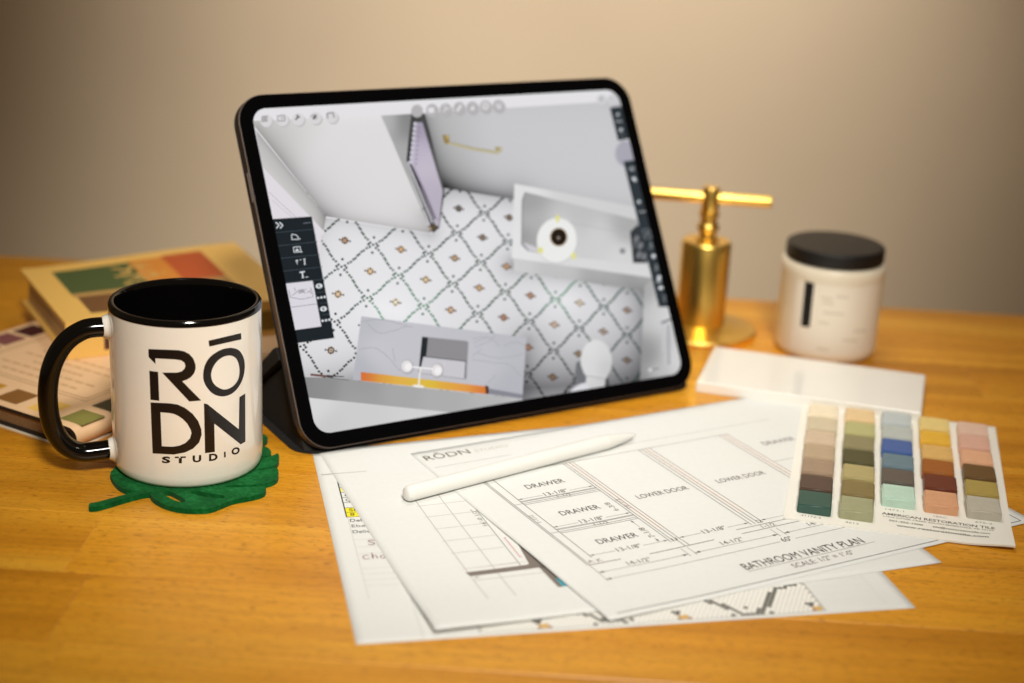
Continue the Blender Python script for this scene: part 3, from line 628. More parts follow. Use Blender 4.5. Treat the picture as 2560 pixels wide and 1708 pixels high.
sc.poly(P_(R6, [(660, 365), (770, 358), (775, 455), (668, 462)]), Wg, 8); sc.path(P_(R6, [(940, 445), (985, 380), (968, 320)]), 2.6, Wg, 8); sc.path(P_(R6, [(985, 385), (1060, 378)]), 2.6, Wg, 8)
sc.path(P_(R6, [(1190, 430), (1270, 315)]), 6, Wg, 8); sc.poly(P_(R6, [(1430, 410), (1490, 300), (1515, 405)]), Wg, 8); sc.disc(R6(1715, 335), 9, 10, (212, 211, 212), 8, 18); sc.disc(R6(1715, 335), 4, 4.5, (190, 189, 191), 9, 12); sc.poly(P_(R6, [(1890, 300), (1990, 270), (2005, 385), (1935, 380)]), (214, 213, 216), 8); sc.path(P_(R6, [(1925, 300), (1950, 330), (1970, 290)]), 1.6, (150, 148, 160), 9)
for q in ((1160, 212), (1242, 206)): x, y = R3(*q); sc.disc((x + 2, y + 3), 13, 14, (186, 184, 187), 6, 20); sc.disc((x, y), 13, 14, (206, 205, 207), 7, 20)
sc.path(P_(R3, [(1142, 200), (1160, 192), (1156, 222)]), 2.4, (140, 138, 140), 8); sc.path(P_(R3, [(1225, 190), (1242, 215)]), 3, (176, 174, 176), 8)
# right tool column
DKR = (44, 52, 58)
sc.poly([R3(1218, 270), R3(1300, 258), R3(1400, 500), R3(1280, 518)], DKR, 11)
sc.poly([R3(1320, 676), R3(1430, 660), R5(1640, 560), R5(1468, 567)], DKR, 11)
x, y = R3(1338, 615); sc.disc((x, y), 26, 32, (168, 166, 177), 9, 30)
WR = (196, 200, 204)
sc.path(P_(R3, [(1258, 372), (1312, 374)]), 2.4, (186, 186, 190), 12); sc.poly(P_(R3, [(1262, 332), (1284, 305), (1290, 332)]), WR, 12); sc.disc(R3(1302, 438), 4.5, 4.5, WR, 12, 12); sc.path(P_(R3, [(1300, 478), (1322, 475)]), 2, (130, 134, 138), 12)
for dx in (0, 20): sc.path(P_(R3, [(1382 + dx, 716), (1368 + dx, 732), (1382 + dx, 746)]), 2.2, WR, 12)
sc.poly(P_(R3, [(1380, 800), (1402, 792), (1420, 812), (1412, 832)]), (226, 228, 232), 12); sc.disc(R3(1438, 980), 4, 4, (214, 220, 220), 12, 12); sc.path(P_(R3, [(1436, 1058), (1488, 1052)]), 2.4, (178, 180, 184), 12)
sc.path(P_(R3, [(1465, 1190), (1515, 1186), (1535, 1250), (1480, 1256), (1465, 1190)]), 1.6, (132, 138, 142), 12); sc.path(P_(R3, [(1490, 1235), (1500, 1205), (1512, 1232)]), 2, (140, 146, 150), 12)
for q, big in (((1528, 1310), 0), ((1548, 1390), 1), ((1570, 1475), 0), ((1590, 1550), 1)):
    x, y = R3(*q)
    if big: sc.disc((x, y), 5, 5.5, (216, 220, 222), 12, 12)
    else: sc.path([(x - 3, y + 9), (x, y - 9), (x + 4, y + 8)], 2, (140, 146, 150), 12)
x, y = R5(1466, 360); sc.path([(x - 4, y + 8), (x, y - 9), (x + 4, y + 8)], 3, (206, 210, 214), 12); sc.disc(R5(1482, 422), 6, 4.5, (224, 226, 228), 12, 12); x, y = R5(1508, 505); sc.path([(x - 4, y - 9), (x + 3, y - 8), (x + 2, y), (x - 3, y), (x + 5, y + 8)], 2, (132, 138, 142), 12)
sc.clip(TB, TU, TV, 6.5, TW - 6.5, 6.5, TH - 6.5)
sc.make('screen', SCREENM, tab)

# ------------------------------------------------------------------ case behind the tablet
FAB = mat('charcoal_fabric', (17, 15, 14), .85, var=.12, scale=500, bump=.4, bscale=1500)
cas = empty('tablet_case', 'charcoal folding tablet case propping the tablet from behind', 'tablet case', TB - np.array([0, 0, 4]))
bk = prism('back_panel', rrect(-.4, 2.5, TW + .4, TH + .3, 18.4, 12), TB, TU, TV, TN, -7.6, -5.75, FAB, cas); bevel(bk, .7, 2)
B0 = TB * np.array([1, 1, 0])
fl = prism('base_flap', rrect(-2, 3, TW + 2, 106, 16, 8), B0, TU, TN0, UP, .05, 1.05, FAB, cas)
pr_ = [(36, 48.5), (40, 55), (44, 53), (106, 4), (107, 1.2), (101, 1.2)]
nP = len(pr_); v = [B0 + TU * a + TN0 * s_ + UP * z_ for a in (-1.0, TW + 1.0) for s_, z_ in pr_]
f = [tuple(range(nP))[::-1], tuple(range(nP, 2 * nP))] + [(i, (i + 1) % nP, nP + (i + 1) % nP, nP + i) for i in range(nP)]
build('support_flap', v, f, FAB, cas)
pr_ = [(8, 1.2), (34, 46), (100, 1.2)]
nP = 3; v = [B0 + TU * a + TN0 * s_ + UP * z_ for a in (3.0, TW - 3.0) for s_, z_ in pr_]
build('fold_shade_wedge', v, [(2, 1, 0), (3, 4, 5), (0, 1, 4, 3), (1, 2, 5, 4), (2, 0, 3, 5)], FAB, cas)  # solid dark wedge standing in for the shade inside the folded case

# ------------------------------------------------------------------ sheets of paper
def paper_mat():
    m = mat('paper', (222, 223, 221), .7, var=.012, scale=300, bump=.05, bscale=900, spec=.3); return m
PAPER = paper_mat()
class Sheet:
    def __init__(s, name, label, BL, BR, u0, u1, v0, v1, hf, group='papers spread on the desk'):
        BL = np.array(BL, float); BR = np.array(BR, float); e_ = (BR - BL) / np.linalg.norm(BR - BL)
        s.BL = BL; s.e = e_; s.m = np.array([-e_[1], e_[0]]); s.hf = hf
        c = BL + s.e * (u0 + u1) / 2 + s.m * (v0 + v1) / 2
        s.root = empty(name, label, 'paper', (c[0], c[1], 0), group)
        nu, nv = 56, 44; vs = []; fs = []
        for j in range(nv + 1):
            for i in range(nu + 1): vs.append(s.at(u0 + (u1 - u0) * i / nu, v0 + (v1 - v0) * j / nv, -1))
        for j in range(nv):
            for i in range(nu): a = j * (nu + 1) + i; fs.append((a, a + 1, a + nu + 2, a + nu + 1))
        o = build('page', vs, fs, PAPER, s.root, True)
        sm = o.modifiers.new('thickness', 'SOLIDIFY'); sm.thickness = .00012; sm.offset = -1
        s.pr = Print(s.at)
    def at(s, u, v, lay=0):
        p = s.BL + s.e * u + s.m * v; return np.array([p[0], p[1], s.hf(u, v) + .04 * (lay + 1)])
    def px(s, x, y, z=1.0):
        p = T(x, y, z)[:2] - s.BL; return (p @ s.e, p @ s.m)
ss = lambda t: 0 if t <= 0 else (1 if t >= 1 else t * t * (3 - 2 * t))
BLK = (40, 36, 36); GRY = (150, 146, 144); LGT = (172, 168, 164); RED = (128, 40, 60)
s1 = Sheet('spreadsheet_page', 'bottom white sheet with yellow highlighted table cells at its left edge', (-62, 606), (210, 669), -.7, 271, 0, 219, lambda u, v: .2)
p = s1.pr
p.poly([(9.4, 131), (60, 131), (60, 142.4), (9.4, 142.4)], (236, 222, 34), 0); p.poly([(9.6, 163), (30, 163), (30, 168), (9.6, 168)], (236, 226, 120), 0)
for y in (131, 136.7, 142.4, 149, 155.5, 162, 168.5): p.line((9.4, y), (60, y), .4, (70, 68, 60), 1)
p.line((9.5, 131), (9.5, 190), .7, (60, 60, 54), 1)
for y in (104, 96, 88, 72, 66, 60, 54): p.line((10, y), (70, y), .3, (200, 196, 194), 1)
for x, y0, y1 in ((10, 40, 131), (30, 0, 80)): p.line((x, y0), (x, y1), .32, (196, 192, 190), 1)
for t, x, y, w_, h_, c in (('G', 11.2, 157, 3.2, 3.2, BLK), ('QUOTE', 11.2, 150.5, 14, 3.4, BLK), ('SHIP', 11.6, 138, 10.5, 3.4, BLK), ('8 WEEKS', 11.6, 132.4, 21, 3.4, BLK), ('Delivery', 10.8, 125, 15, 3.4, BLK), ('Ebert', 10.8, 118.6, 11, 3.2, (110, 108, 108)), ('Delivered', 10.6, 111.6, 17, 3.4, BLK)):
    p.text(t, (x, y), (x + w_, y - .3), h_, c, 2)
p.path(spline([(20.4, 101.8), (18.5, 102.6), (17.2, 101.4), (19, 100), (20.2, 98.6), (18.6, 97.4), (16.8, 98)], 4, False), .55, RED, 2)
p.path(spline([(15.4, 85.8), (13.4, 86), (12.4, 83.8), (13.6, 82), (15.6, 82.4)], 4, False), .5, RED, 2); p.path(spline([(17.4, 88.4), (17.2, 82), (17.6, 84.6), (19, 85.4), (19.6, 82)], 4, False), .5, RED, 2); p.path(spline([(23.6, 84.8), (21.8, 85), (21.2, 83), (22.6, 81.8), (23.6, 83.6), (24.2, 81.6)], 4, False), .5, RED, 2)
# printed floor pattern along the lower edge
def hexa(x, y, r, c, lay): p.poly([(x + r * math.cos(pi / 6 + k * pi / 3), y + r * math.sin(pi / 6 + k * pi / 3)) for k in range(6)], c, lay)
p.poly([(56, 2.6), (226, 2.6), (226, 36), (56, 36)], (190, 188, 182), 0)
dkc = {}
def seg(a, b_):
    n = max(1, int(math.dist(a, b_) / .8))
    for k in range(n + 1):
        q = (a[0] + (b_[0] - a[0]) * k / n, a[1] + (b_[1] - a[1]) * k / n); j = round(q[1] / 2.1); i = round((q[0] / 2.42) - (.5 if j % 2 else 0)); dkc[(i, j)] = (92, 92, 86)
for a, b_ in (((164, 24), (172, 18.4)), ((172, 18.4), (178, 12.5)), ((178, 12.5), (184.5, 3.6)), ((184.5, 3.6), (192, 3.6)), ((192, 3.6), (194, 8)), ((194, 8), (199.5, 12)), ((199.5, 12), (205, 22)), ((205, 22), (209, 27)), ((209, 27), (215, 28.4)), ((104, 16), (110, 13)), ((110, 13), (118, 5.5)), ((118, 5.5), (127, 5.2)), ((222, 31.5), (226, 31)), ((214.6, 28), (222, 31.2))): seg(a, b_)
for q in ((178.3, 3.9), (188.7, 9.8), (198.9, 4), (111, 4.2), (129.5, 5.3)): j = round(q[1] / 2.1); dkc[(round(q[0] / 2.42 - (.5 if j % 2 else 0)), j)] = (84, 80, 76)
for mx_, my_ in ((222, 4.4), (154.6, 4.3), (87, 4.2)):
    for dx, dy in ((0, 0), (2.4, 0), (-2.4, 0), (1.2, 2.1), (-1.2, 2.1), (1.2, -2.1), (-1.2, -2.1)):
        j = round((my_ + dy) / 2.1); dkc[(round((mx_ + dx) / 2.42 - (.5 if j % 2 else 0)), j)] = (222, 172, 62) if abs(dx) < 1.3 and dy >= 0 else (176, 132, 100)
    for dx, dy in ((-1.2, 6.3), (-2.4, 4.2), (-3.6, 6.3)): j = round((my_ + dy) / 2.1); dkc[(round((mx_ + dx) / 2.42 - (.5 if j % 2 else 0)), j)] = (76, 72, 70)
for j in range(1, 18):
    for i in range(23, 94):
        x, y = (i + (.5 if j % 2 else 0)) * 2.42, j * 2.1
        if 57.5 < x < 225 and 3 < y < 35: hexa(x, y, 1.2, dkc.get((i, j), (243, 241, 236)), 1)
p.line((40, -0.2 + 2), (262, 2), .2, (214, 210, 206), 1)
for y in (12, 19, 26, 33): p.line((228, y), (258, y + .5), .22, (216, 212, 208), 1)
p.line((258, 4), (258, 120), .25, (214, 210, 206), 1); p.line((226, 38), (270, 38.6), .35, (150, 146, 142), 1)
p.make('printing', INK, s1.root)

def h2(u, v):
    c = ss((70 - u) / 70) * ss((95 - v) / 95); return .45 + 1.7 * c ** 1.5 + 1.2 * ss((40 - v) / 40) * ss((110 - u) / 60)
s2 = Sheet('floor_plan_page', 'middle sheet printed with a grid and thick grey wall lines, one corner curling', (-32, 620), (226, 722), 2.4, 277, -4.6, 216, h2)
p = s2.pr
WG = (122, 112, 106)
p.poly([(35.6, 49.6), (68.4, 49.6), (68.4, 50), (69.4, 50), (73.8, 88), (78, 88), (76.5, 45.2), (36.6, 45.2)], WG, 1, step=8)
p.poly([(73.0, 46), (78, 46), (78, 22.9), (74.2, 23)], WG, 1, step=8); p.poly([(76.6, 23.2), (90, 23.2), (90, 32), (76.6, 32)], (64, 168, 190), 2, step=8)
for u in (36.8, 51, 64.9): p.line((u, 20 if u < 60 else 49.8), (u, 150), .42, LGT if u < 60 else (120, 116, 112), 0)
for v_ in (53.4, 71.2, 85.4, 100, 115, 129, 143): p.line((35.5, v_), (64.5, v_), .38, LGT, 0)
p.line((35.4, 53.4), (69, 53), .3, (176, 160, 160), 0); p.line((37, 40.6), (76, 39.8), .32, (150, 140, 138), 0)
for u in (50, 62): p.line((u, 41), (u + .2, 28), .2, (216, 213, 210), 0)
for k in range(10): p.line((67.9, 79 - 2.1 * k), (67.9, 77.7 - 2.1 * k), .6, (190, 40, 84), 1)
p.path([(67.2, 80), (68.6, 81.2)], .5, (190, 40, 84), 1); p.path([(67.9, 59), (68.8, 58.4)], .5, (190, 40, 84), 1)
p.text("16'-0 1/2\"", (64.2, 97), (64.2, 117.4), 2.5, (84, 78, 72), 1)
p.text('8"', (38.4, 42.6), (41.2, 42.6), 1.7, (110, 100, 96), 1)
p.line((-4, 182.4), (22, 180.8), .5, (150, 146, 140), 0)
p.make('printing', INK, s2.root)

def h3(u, v):
    e_ = ss((70 - u) / 64); return .75 + e_ * (1.2 * math.exp(-((v - 58) / 52) ** 2) + .9 * ss((40 - v) / 40))
s3 = Sheet('vanity_plan_page', 'top white sheet printed with the bathroom vanity plan drawing', (45, 636), (287, 775), 6.2, 283, -3.4, 213, h3)
p = s3.pr
ln = lambda a, b_, w_=.28, c=(108, 100, 96): p.line(a, b_, w_ * 1.3, tuple(q * .74 for q in c), 1)
tx = lambda t, x, y, w_, h_, c=(84, 76, 72): p.text(t, (x, y), (x + w_, y), h_, c, 2)
ln((12.8, .9), (276, -.2), .42, (70, 60, 58)); ln((276, -.2), (276, 206), .42, (90, 84, 80)); p.line((10, 207), (276, 206), .3, (212, 209, 206), 1)
tx('BATHROOM VANITY PLAN', 98.8, 13.6, 78, 6.6, (58, 40, 40)); ln((98.5, 12), (182, 12.4), .25, (150, 136, 132)); tx("SCALE: 1/2\" = 1'-0\"", 123, 5.4, 40, 4.4, (110, 96, 92))
tx('60"', 136.6, 31.6, 6.8, 4.4)
DL = (150, 140, 136)
ln((26.7, 32.6), (135, 32.6), .25, DL); ln((145, 32.6), (243, 32.6), .25, DL); p.arrow((26.7, 32.6), (-1, 0), (90, 76, 72), 3.2, 1)
for a, b_, t in ((27.1, 81.6, '14-1/2"'), (85.6, 139.5, '14-1/2"'), (143.5, 197, '14-1/2"')):
    ln((a, 40.2), (b_, 40.2), .25, DL); p.arrow((a, 40.2), (-1, 0), (70, 58, 56), 3.2, 1); p.arrow((b_, 40.2), (1, 0), (70, 58, 56), 3.2, 1); tx(t, (a + b_) / 2 - 8, 41.6, 14, 3.8)
ln((27.2, 49), (27.2, 31), .25, DL)
for a in (81.6, 85.6, 139.5, 143.5): ln((a, 38), (a, 47), .25, DL)
# cabinet: stiles and rails
VT = 166
for a in (26.4, 27.6, 32.9, 81.4, 83.2, 85.6, 87.8, 133.6, 136.2, 138.6, 141.4, 193.2, 196, 199): ln((a, 55.4 if a > 30 else 49), (a, VT), .3, (112, 104, 100))
for a, b_ in ((83.0, 87.6), (136.6, 141.2), (193.6, 200)): p.poly([(a, 70), (b_, 70), (b_, VT), (a, VT)], (228, 222, 218), 0, step=10)
for v_ in (86.4, 88.2, 90.6, 91.4, 125.0, 126.8, 128.8, 129.6): ln((27.4 if v_ in (88.2, 126.8) else 32.9, v_), (81.4, v_), .28, (112, 104, 100))
ln((26.4, VT), (200, VT), .3, (150, 146, 142)); ln((27, 49), (46, 49), .4, (120, 90, 88)); ln((63.3, 48.4), (104, 48.6), .4, (120, 100, 98)); ln((122, 48.6), (163, 48.8), .34, (110, 102, 98)); ln((122, 53.6), (170, 53.8), .34, (120, 112, 108)); ln((85.6, 55.4), (85.6, 48.4), .3); ln((88.2, 55.4), (88.2, 48.4), .3)
for v_ in (58.0, 94.2, 132.2):
    for a, b_ in (((32.9, 81.2),) if v_ > 60 else ((32.9, 81.2), (88.4, 133.5), (142, 192))):
        mid = (a + b_) / 2
        ln((a, v_), (mid - 8.6, v_), .22, DL); ln((mid + 8.6, v_), (b_, v_), .22, DL); p.arrow((a, v_), (-1, 0), (70, 58, 56), 2.6, 1); p.arrow((b_, v_), (1, 0), (70, 58, 56), 2.6, 1); tx('13-1/8"', mid - 7.4, v_ - 1.4, 14.8, 3.9)
for y in (67.6, 105, 142.6): tx('DRAWER', 45, y, 24.6, 5.2, (74, 62, 60))
tx('1-1/2', 55, 87.6, 8.6, 2.6, (110, 100, 96)); tx('1-1/2', 55, 126, 8.6, 2.6, (120, 112, 108)); tx('1-1/2', 137, 49.6, 8.8, 3.4, (110, 100, 96))
p.text('7-1/8', (77.4, 64), (77.4, 76), 3.4, (110, 100, 96), 2); p.text('6-3/8', (77.4, 99), (77.4, 110), 3.2, (130, 122, 118), 2); p.text('1-1/2', (30.2, 102), (30.2, 112), 2.6, (130, 122, 118), 2); p.text('16-1/2', (85, 99), (85, 112), 2.6, (140, 130, 126), 2)
ln((76, 60), (76, 63), .25); p.arrow((76, 58.4), (0, -1), (60, 50, 48), 2.6, 1); p.arrow((76, 86), (0, 1), (60, 50, 48), 2.6, 1); ln((76, 77), (76, 86), .2, DL)
tx('LOWER DOOR', 95.6, 107, 34, 4.8, (96, 88, 84)); tx('LOWER DOOR', 150, 107, 34, 4.8, (110, 102, 98)); tx('DRAWER', 210, 142, 24, 5, (120, 112, 108)); tx('A', 28.4, 50.6, 3, 3.2, (120, 96, 94)); tx('K', 33.6, 50.4, 3, 3.2, (130, 110, 108)); tx('U', 83.4, 56, 3, 3, (90, 70, 68)); tx('Q', 138.2, 56, 3, 3, (100, 90, 88))
tx('R\u014cDN', 10.4, 199.8, 29, 6.4, (104, 98, 82)); tx('STUDIO', 42.5, 200.2, 22, 3.2, (196, 192, 182)); ln((10, 189), (60, 189), .25, (206, 203, 198))
ln((36, 176), (240, 176), .25, (212, 208, 204)); ln((200, 120), (232, 120), .25, DL)
p.make('printing', INK, s3.root)

# ------------------------------------------------------------------ white stylus
sty = empty('stylus', 'white round stylus pen lying across the papers in front of the tablet', 'stylus', (15, 812, 0))
PLA = mat('white_plastic', (226, 225, 221), .38, var=.01)
q0 = np.array([-53.5, 757.0, 5.35]); q1 = np.array([77.5, 860.0, 5.35]); d = (q1 - q0); L_ = np.linalg.norm(d); d /= L_
tube('barrel', [q0 + d * t for t in (0, .3, .9, 1.8, 3.2, 140, 143)], [1.2, 2.6, 3.6, 4.2, 4.45, 4.45, 4.45], PLA, sty, 32)
tube('nib', [q0 + d * t for t in (143.3, 146, 152, 158, 163, 165.5, 166.2)], [4.35, 4.1, 3.3, 2.4, 1.5, .9, .4], PLA, sty, 28)

# ------------------------------------------------------------------ tile sample card
CO = np.array([151.5, 760.0, 0]); CE, CM = rot2(-11.9)
def chh(u, v): return 1.35 + 1.2 * ((u - 60) / 60) ** 2 * ss((60 - v) / 60) * .5 + (1.6 * ss((u - 95) / 26) * ss((30 - v) / 30))
card = empty('sample_card', 'cream card with five columns of glazed colour tile chips glued on it', 'sample card', CO + CE * 60 + CM * 90)
CARD = mat('cream_card', (234, 231, 222), .6, var=.02)
nu, nv = 24, 30; v = []; f = []
out = lambda u, v_: CO + CE * (u + (-(v_ / 184) * 0)) + CM * v_
for lay, dz in ((0, 0), (1, -1.0)):
    for j in range(nv + 1):
        for i in range(nu + 1):
            u_, v_ = 121 * i / nu, 182 * j / nv; q = CO + CE * (u_ + v_ * .012) + CM * v_; v.append((q[0], q[1], chh(u_, v_) + dz))
M_ = (nu + 1) * (nv + 1)
for j in range(nv):
    for i in range(nu):
        a = j * (nu + 1) + i; f.append((a, a + 1, a + nu + 2, a + nu + 1)); f.append((M_ + a + nu + 1, M_ + a + nu + 2, M_ + a + 1, M_ + a))
per = [i for i in range(nu)] + [j * (nu + 1) + nu for j in range(nv)] + [nv * (nu + 1) + i for i in range(nu, 0, -1)] + [j * (nu + 1) for j in range(nv, 0, -1)]
f += [(per[k], M_ + per[k], M_ + per[(k + 1) % len(per)], per[(k + 1) % len(per)]) for k in range(len(per))]
build('board', v, f, CARD, card, True, auto=40)
bm = bmesh.new(); bmesh.ops.create_cube(bm, size=1)
for vv in bm.verts: vv.co = Vector((vv.co.x * .0182, vv.co.y * .0205, (vv.co.z + .5) * .0054))
bmesh.ops.bevel(bm, geom=[e_ for e_ in bm.edges if any(q.co.z > .001 for q in e_.verts)], offset=.0007, segments=3, affect='EDGES')
chip = bpy.data.meshes.new('tile_chip'); bm.to_mesh(chip); bm.free()
chip.materials.append(None)
for q in chip.polygons: q.use_smooth = True
chip.set_sharp_from_angle(angle=math.radians(50))
chips = [[(8.8, 'dark green', (52, 84, 74)), (0, 'dark brown', (84, 66, 56)), (0, 'taupe', (158, 134, 112)), (0, 'tan', (180, 158, 130)), (0, 'pinkish beige', (204, 182, 156)), (0, 'pale beige', (206, 192, 164)), (0, 'cream', (240, 226, 198))],
         [(8.8, 'sage green', (156, 156, 122)), (0, 'olive brown', (128, 112, 70)), (0, 'khaki', (172, 158, 108)), (0, 'dark olive', (80, 76, 48)), (0, 'olive grey', (140, 132, 96)), (0, 'light green', (182, 178, 124)), (0, 'pale peach', (230, 200, 152))],
         [(33.6, 'mint', (184, 212, 196)), (0, 'dark taupe', (96, 88, 80)), (0, 'steel blue', (104, 126, 138)), (0, 'cobalt blue', (70, 98, 158)), (0, 'blue grey', (182, 188, 184)), (0, 'pale blue grey', (190, 198, 200))],
         [(32.9, 'salmon', (212, 158, 120)), (0, 'dark red brown', (106, 52, 34)), (0, 'rust', (156, 92, 36)), (0, 'light ochre', (216, 174, 104)), (0, 'golden yellow', (226, 176, 58)), (0, 'pale yellow', (228, 202, 130))],
         [(32.4, 'light grey', (186, 180, 166)), (0, 'olive yellow', (170, 148, 80)), (0, 'chocolate brown', (106, 78, 44)), (0, 'peach', (224, 172, 136)), (0, 'pink', (218, 172, 152)), (0, 'pale pink', (224, 190, 170))]]
xs = [6.4, 29.2, 51.4, 74.6, 97.6]
cp = Print(lambda u, v_, lay=0: np.array([*(CO + CE * (u + v_ * .012) + CM * v_)[:2], chh(u, v_) + .04]))
for ci, colm in enumerate(chips):
    for ri, (v0, nm, c) in enumerate(colm):
        v0 = colm[0][0] + ri * 23.6; uu = xs[ci] + 9.1 - ri * .25 + random.uniform(-.35, .35); vv = v0 + 10.25 + random.uniform(-.5, .5)
        if vv > 178: continue
        o = bpy.data.objects.new('tile_chip', chip); COL.objects.link(o); o.parent = card
        q = CO + CE * (uu + vv * .012) + CM * vv; q[2] = chh(uu, vv) - .1
        o.location = tuple((q - rootloc(card)) / 1000); o.rotation_euler = (0, 0, math.radians(-11.9 + random.uniform(-1.2, 1.2)))
        o['label'] = nm + ' tile chip'
        m = mat('glaze_' + nm.replace(' ', '_'), c, .42, var=.05, scale=180, bump=.08, bscale=700, spec=.4)
        o.material_slots[0].link = 'OBJECT'; o.material_slots[0].material = m
CK = (92, 84, 78)
cp.text('AMERICAN RESTORATION TILE', (52, 22.6), (112, 21.4), 3.1, CK, bold=.02); cp.text('11416 OTTER CREEK SOUTH MABELVALE, AR 72103', (53, 19.6), (111, 18.6), 1.5, (120, 110, 102), bold=.02)
cp.text('501-455-1000', (56, 14.8), (74, 14.4), 2.1, CK, bold=.02); cp.text('tile@restorationtile.com', (79, 14.2), (109, 13.6), 2.1, CK, bold=.02); cp.text('www.restorationtile.com', (60, 9.4), (108, 8.6), 2.6, (70, 62, 58), bold=.02)
for t, u_, v_, w_ in (('41172-5', 9, 5.0, 11), ('3613', 33, 4.6, 7), ('1473-1', 54, 29.4, 10), ('18AC', 80, 28.4, 7), ('675-2', 102, 28, 9)): cp.text(t, (u_, v_), (u_ + w_, v_ - .1), 2.0, (120, 112, 104))
cp.make('printing', INK, card)

# ------------------------------------------------------------------ white tile behind the card
TLE, TLM = rot2(-15.2)
tc_ = np.array([202.5, 970.5, 0])
tl = empty('white_tile', 'long plain white rectangular tile lying in front of the jar', 'tile', tc_)
TWH = mat('white_tile_glaze', (240, 237, 230), .16, var=.012, scale=30, coat=.3)
box('slab', tc_, TLE, TLM, -72.5, 72.5, -38.5, 38.5, 0, 7.6, TWH, tl, bev=1.0, seg=3)

# ------------------------------------------------------------------ jar
JC = np.array([226.0, 1058.0, 0])
jar = empty('jar', 'white plastic jar with black screw lid and a black bar on its label', 'jar', JC)
JW = mat('jar_plastic', (238, 226, 204), .35, var=.01, sss=.0); JB = mat('lid_plastic', (17, 14, 12), .5, var=.06)
lathe('body', [(.5, 0), (31, 0), (34, .8), (35.6, 3), (36, 6), (36, 58.5), (36.6, 60), (36.6, 65.5), (35.6, 67), (33.5, 67.4), (32, 68.2), (32, 70), (.5, 70)], JC, JW, jar, 96)
lathe('lid', [(33.6, 68.4), (34.3, 68.8), (34.5, 70), (34.5, 77.2), (34.1, 78.3), (33, 78.9), (31, 79), (.5, 79)], JC, JB, jar, 96)
def on_jar(px, py, lay=0, R=36.12):
    d = ray(px, py); o = EYE - JC; R = R + lay * .06
    a = d[0] ** 2 + d[1] ** 2; bb = 2 * (o[0] * d[0] + o[1] * d[1]); c = o[0] ** 2 + o[1] ** 2 - R * R
    t = (-bb - math.sqrt(max(bb * bb - 4 * a * c, 0))) / (2 * a); return EYE + d * t
a0, a1 = math.radians(218), math.radians(338); v = []; f = []
for z_ in (7, 57):
    for k in range(41): a = a0 + (a1 - a0) * k / 40; v.append(JC + np.array([36.07 * math.cos(a), 36.07 * math.sin(a), z_]))
f = [(k, k + 1, 42 + k, 41 + k) for k in range(40)]
lab = build('label', v, f, mat('label_paper', (240, 229, 212), .5, var=.01), jar, True)
jp = Print(on_jar)
j4 = lambda x, y: (1940 + x / 4.2375, 560 + y / 4.2375)
jp.poly(dense([j4(310, 605), j4(405, 632), j4(355, 1098), j4(262, 1082)], 6), (26, 22, 20), 0, step=10)
for a, b_ in (((480, 780), (600, 800)), ((640, 770), (770, 780)), ((490, 830), (610, 850)), ((450, 1040), (560, 1060)), ((430, 1320), (560, 1340)), ((820, 1140), (960, 1130)), ((700, 1230), (860, 1240)), ((500, 940), (720, 960))):
    jp.line(j4(*a), j4(*b_), 4, (211, 198, 179), 0, step=5)
jp.make('label_print', INK, lab)

# ------------------------------------------------------------------ brass tap
BR = mat('polished_brass', (250, 208, 108), .33, 1, var=.06, scale=25, rvar=.05)
XT = 137.5
tp = empty('brass_tap', 'polished brass tap with round base and long T shaped bar handle, behind the tablet', 'tap', (XT, 1082, 0))
C0 = np.array([XT, 1082.0, 0])
lathe('base_flange', [(.5, 0), (42, 0), (42, 3.5), (41, 4.8), (39, 5.2), (22, 6.5), (19.5, 8), (.5, 8)], C0, BR, tp, 80)
lathe('valve_body', [(.5, 7.5), (18, 7.5), (18, 68), (17.4, 69.2), (16.6, 70), (.5, 70)], C0, BR, tp, 72)
lathe('neck', [(.5, 69.5), (8.6, 69.5), (8.6, 71.5), (6.4, 72.5), (6.2, 76), (7.6, 77.5), (8.2, 79.5), (7.6, 81.5), (6.2, 83), (6.2, 87), (7.2, 88.4), (7.2, 91.5), (.5, 92)], C0, BR, tp, 48)
lathe('hub', [(.5, 91), (6, 91), (6.4, 92), (6.4, 108), (5.8, 109.2), (.5, 109.2)], C0, BR, tp, 40)
bd = np.array([math.cos(.10), -math.sin(.10), 0]); zc = np.array([XT, 1082, 101.5])
tube('bar_handle', [zc + bd * t for t in (-47, -46.4, -45.6, 42.1, 42.9, 43.5)], [3.9, 4.2, 4.3, 4.3, 4.2, 3.9], BR, tp, 28)
lv = [C0 + np.array([-2, -19.5, z_]) for z_ in (60, 57, 20, 12)] + [C0 + np.array([-2.5, -24, 7.5])]

# ------------------------------------------------------------------ books
Bc = np.array([-244.0, 805.0, 0]); E1 = np.array([math.cos(math.radians(150)), math.sin(math.radians(150)), 0]); E2 = np.array([math.cos(math.radians(60)), math.sin(math.radians(60)), 0])
bb_ = empty('swatch_book', 'peach swatch book with rows of paint squares on its cover, under the thicker book', 'book', Bc + E1 * 80 + E2 * 100)
PEACH = mat('peach_cover', (236, 196, 152), .5, var=.02); BLKE = mat('black_edge', (22, 19, 17), .6); PGS = mat('page_edges_shaded', (130, 98, 62), .8, var=.2, scale=900); WHT = mat('white_edge', (226, 212, 190), .7)  # PGS: shade between the covers is put into the brown of the pages
pg = []
Tt, Rr = 13.0, 6.2
outp = [(163, Tt), (8, Tt)] + [(7.0 - 6.9 * math.sin(a), 6.9 + 6.1 * math.cos(a)) for a in [pi * k / 12 for k in range(1, 12)]] + [(8, .8), (163, .8)]
inp = [(163, Tt - 2.1), (9, Tt - 2.1)] + [(8.4 - 5.0 * math.sin(a), 6.9 + 4.0 * math.cos(a)) for a in [pi * k / 12 for k in range(1, 12)]] + [(9, 2.9), (163, 2.9)]
n_ = len(outp); v = []; f = []; mi = []
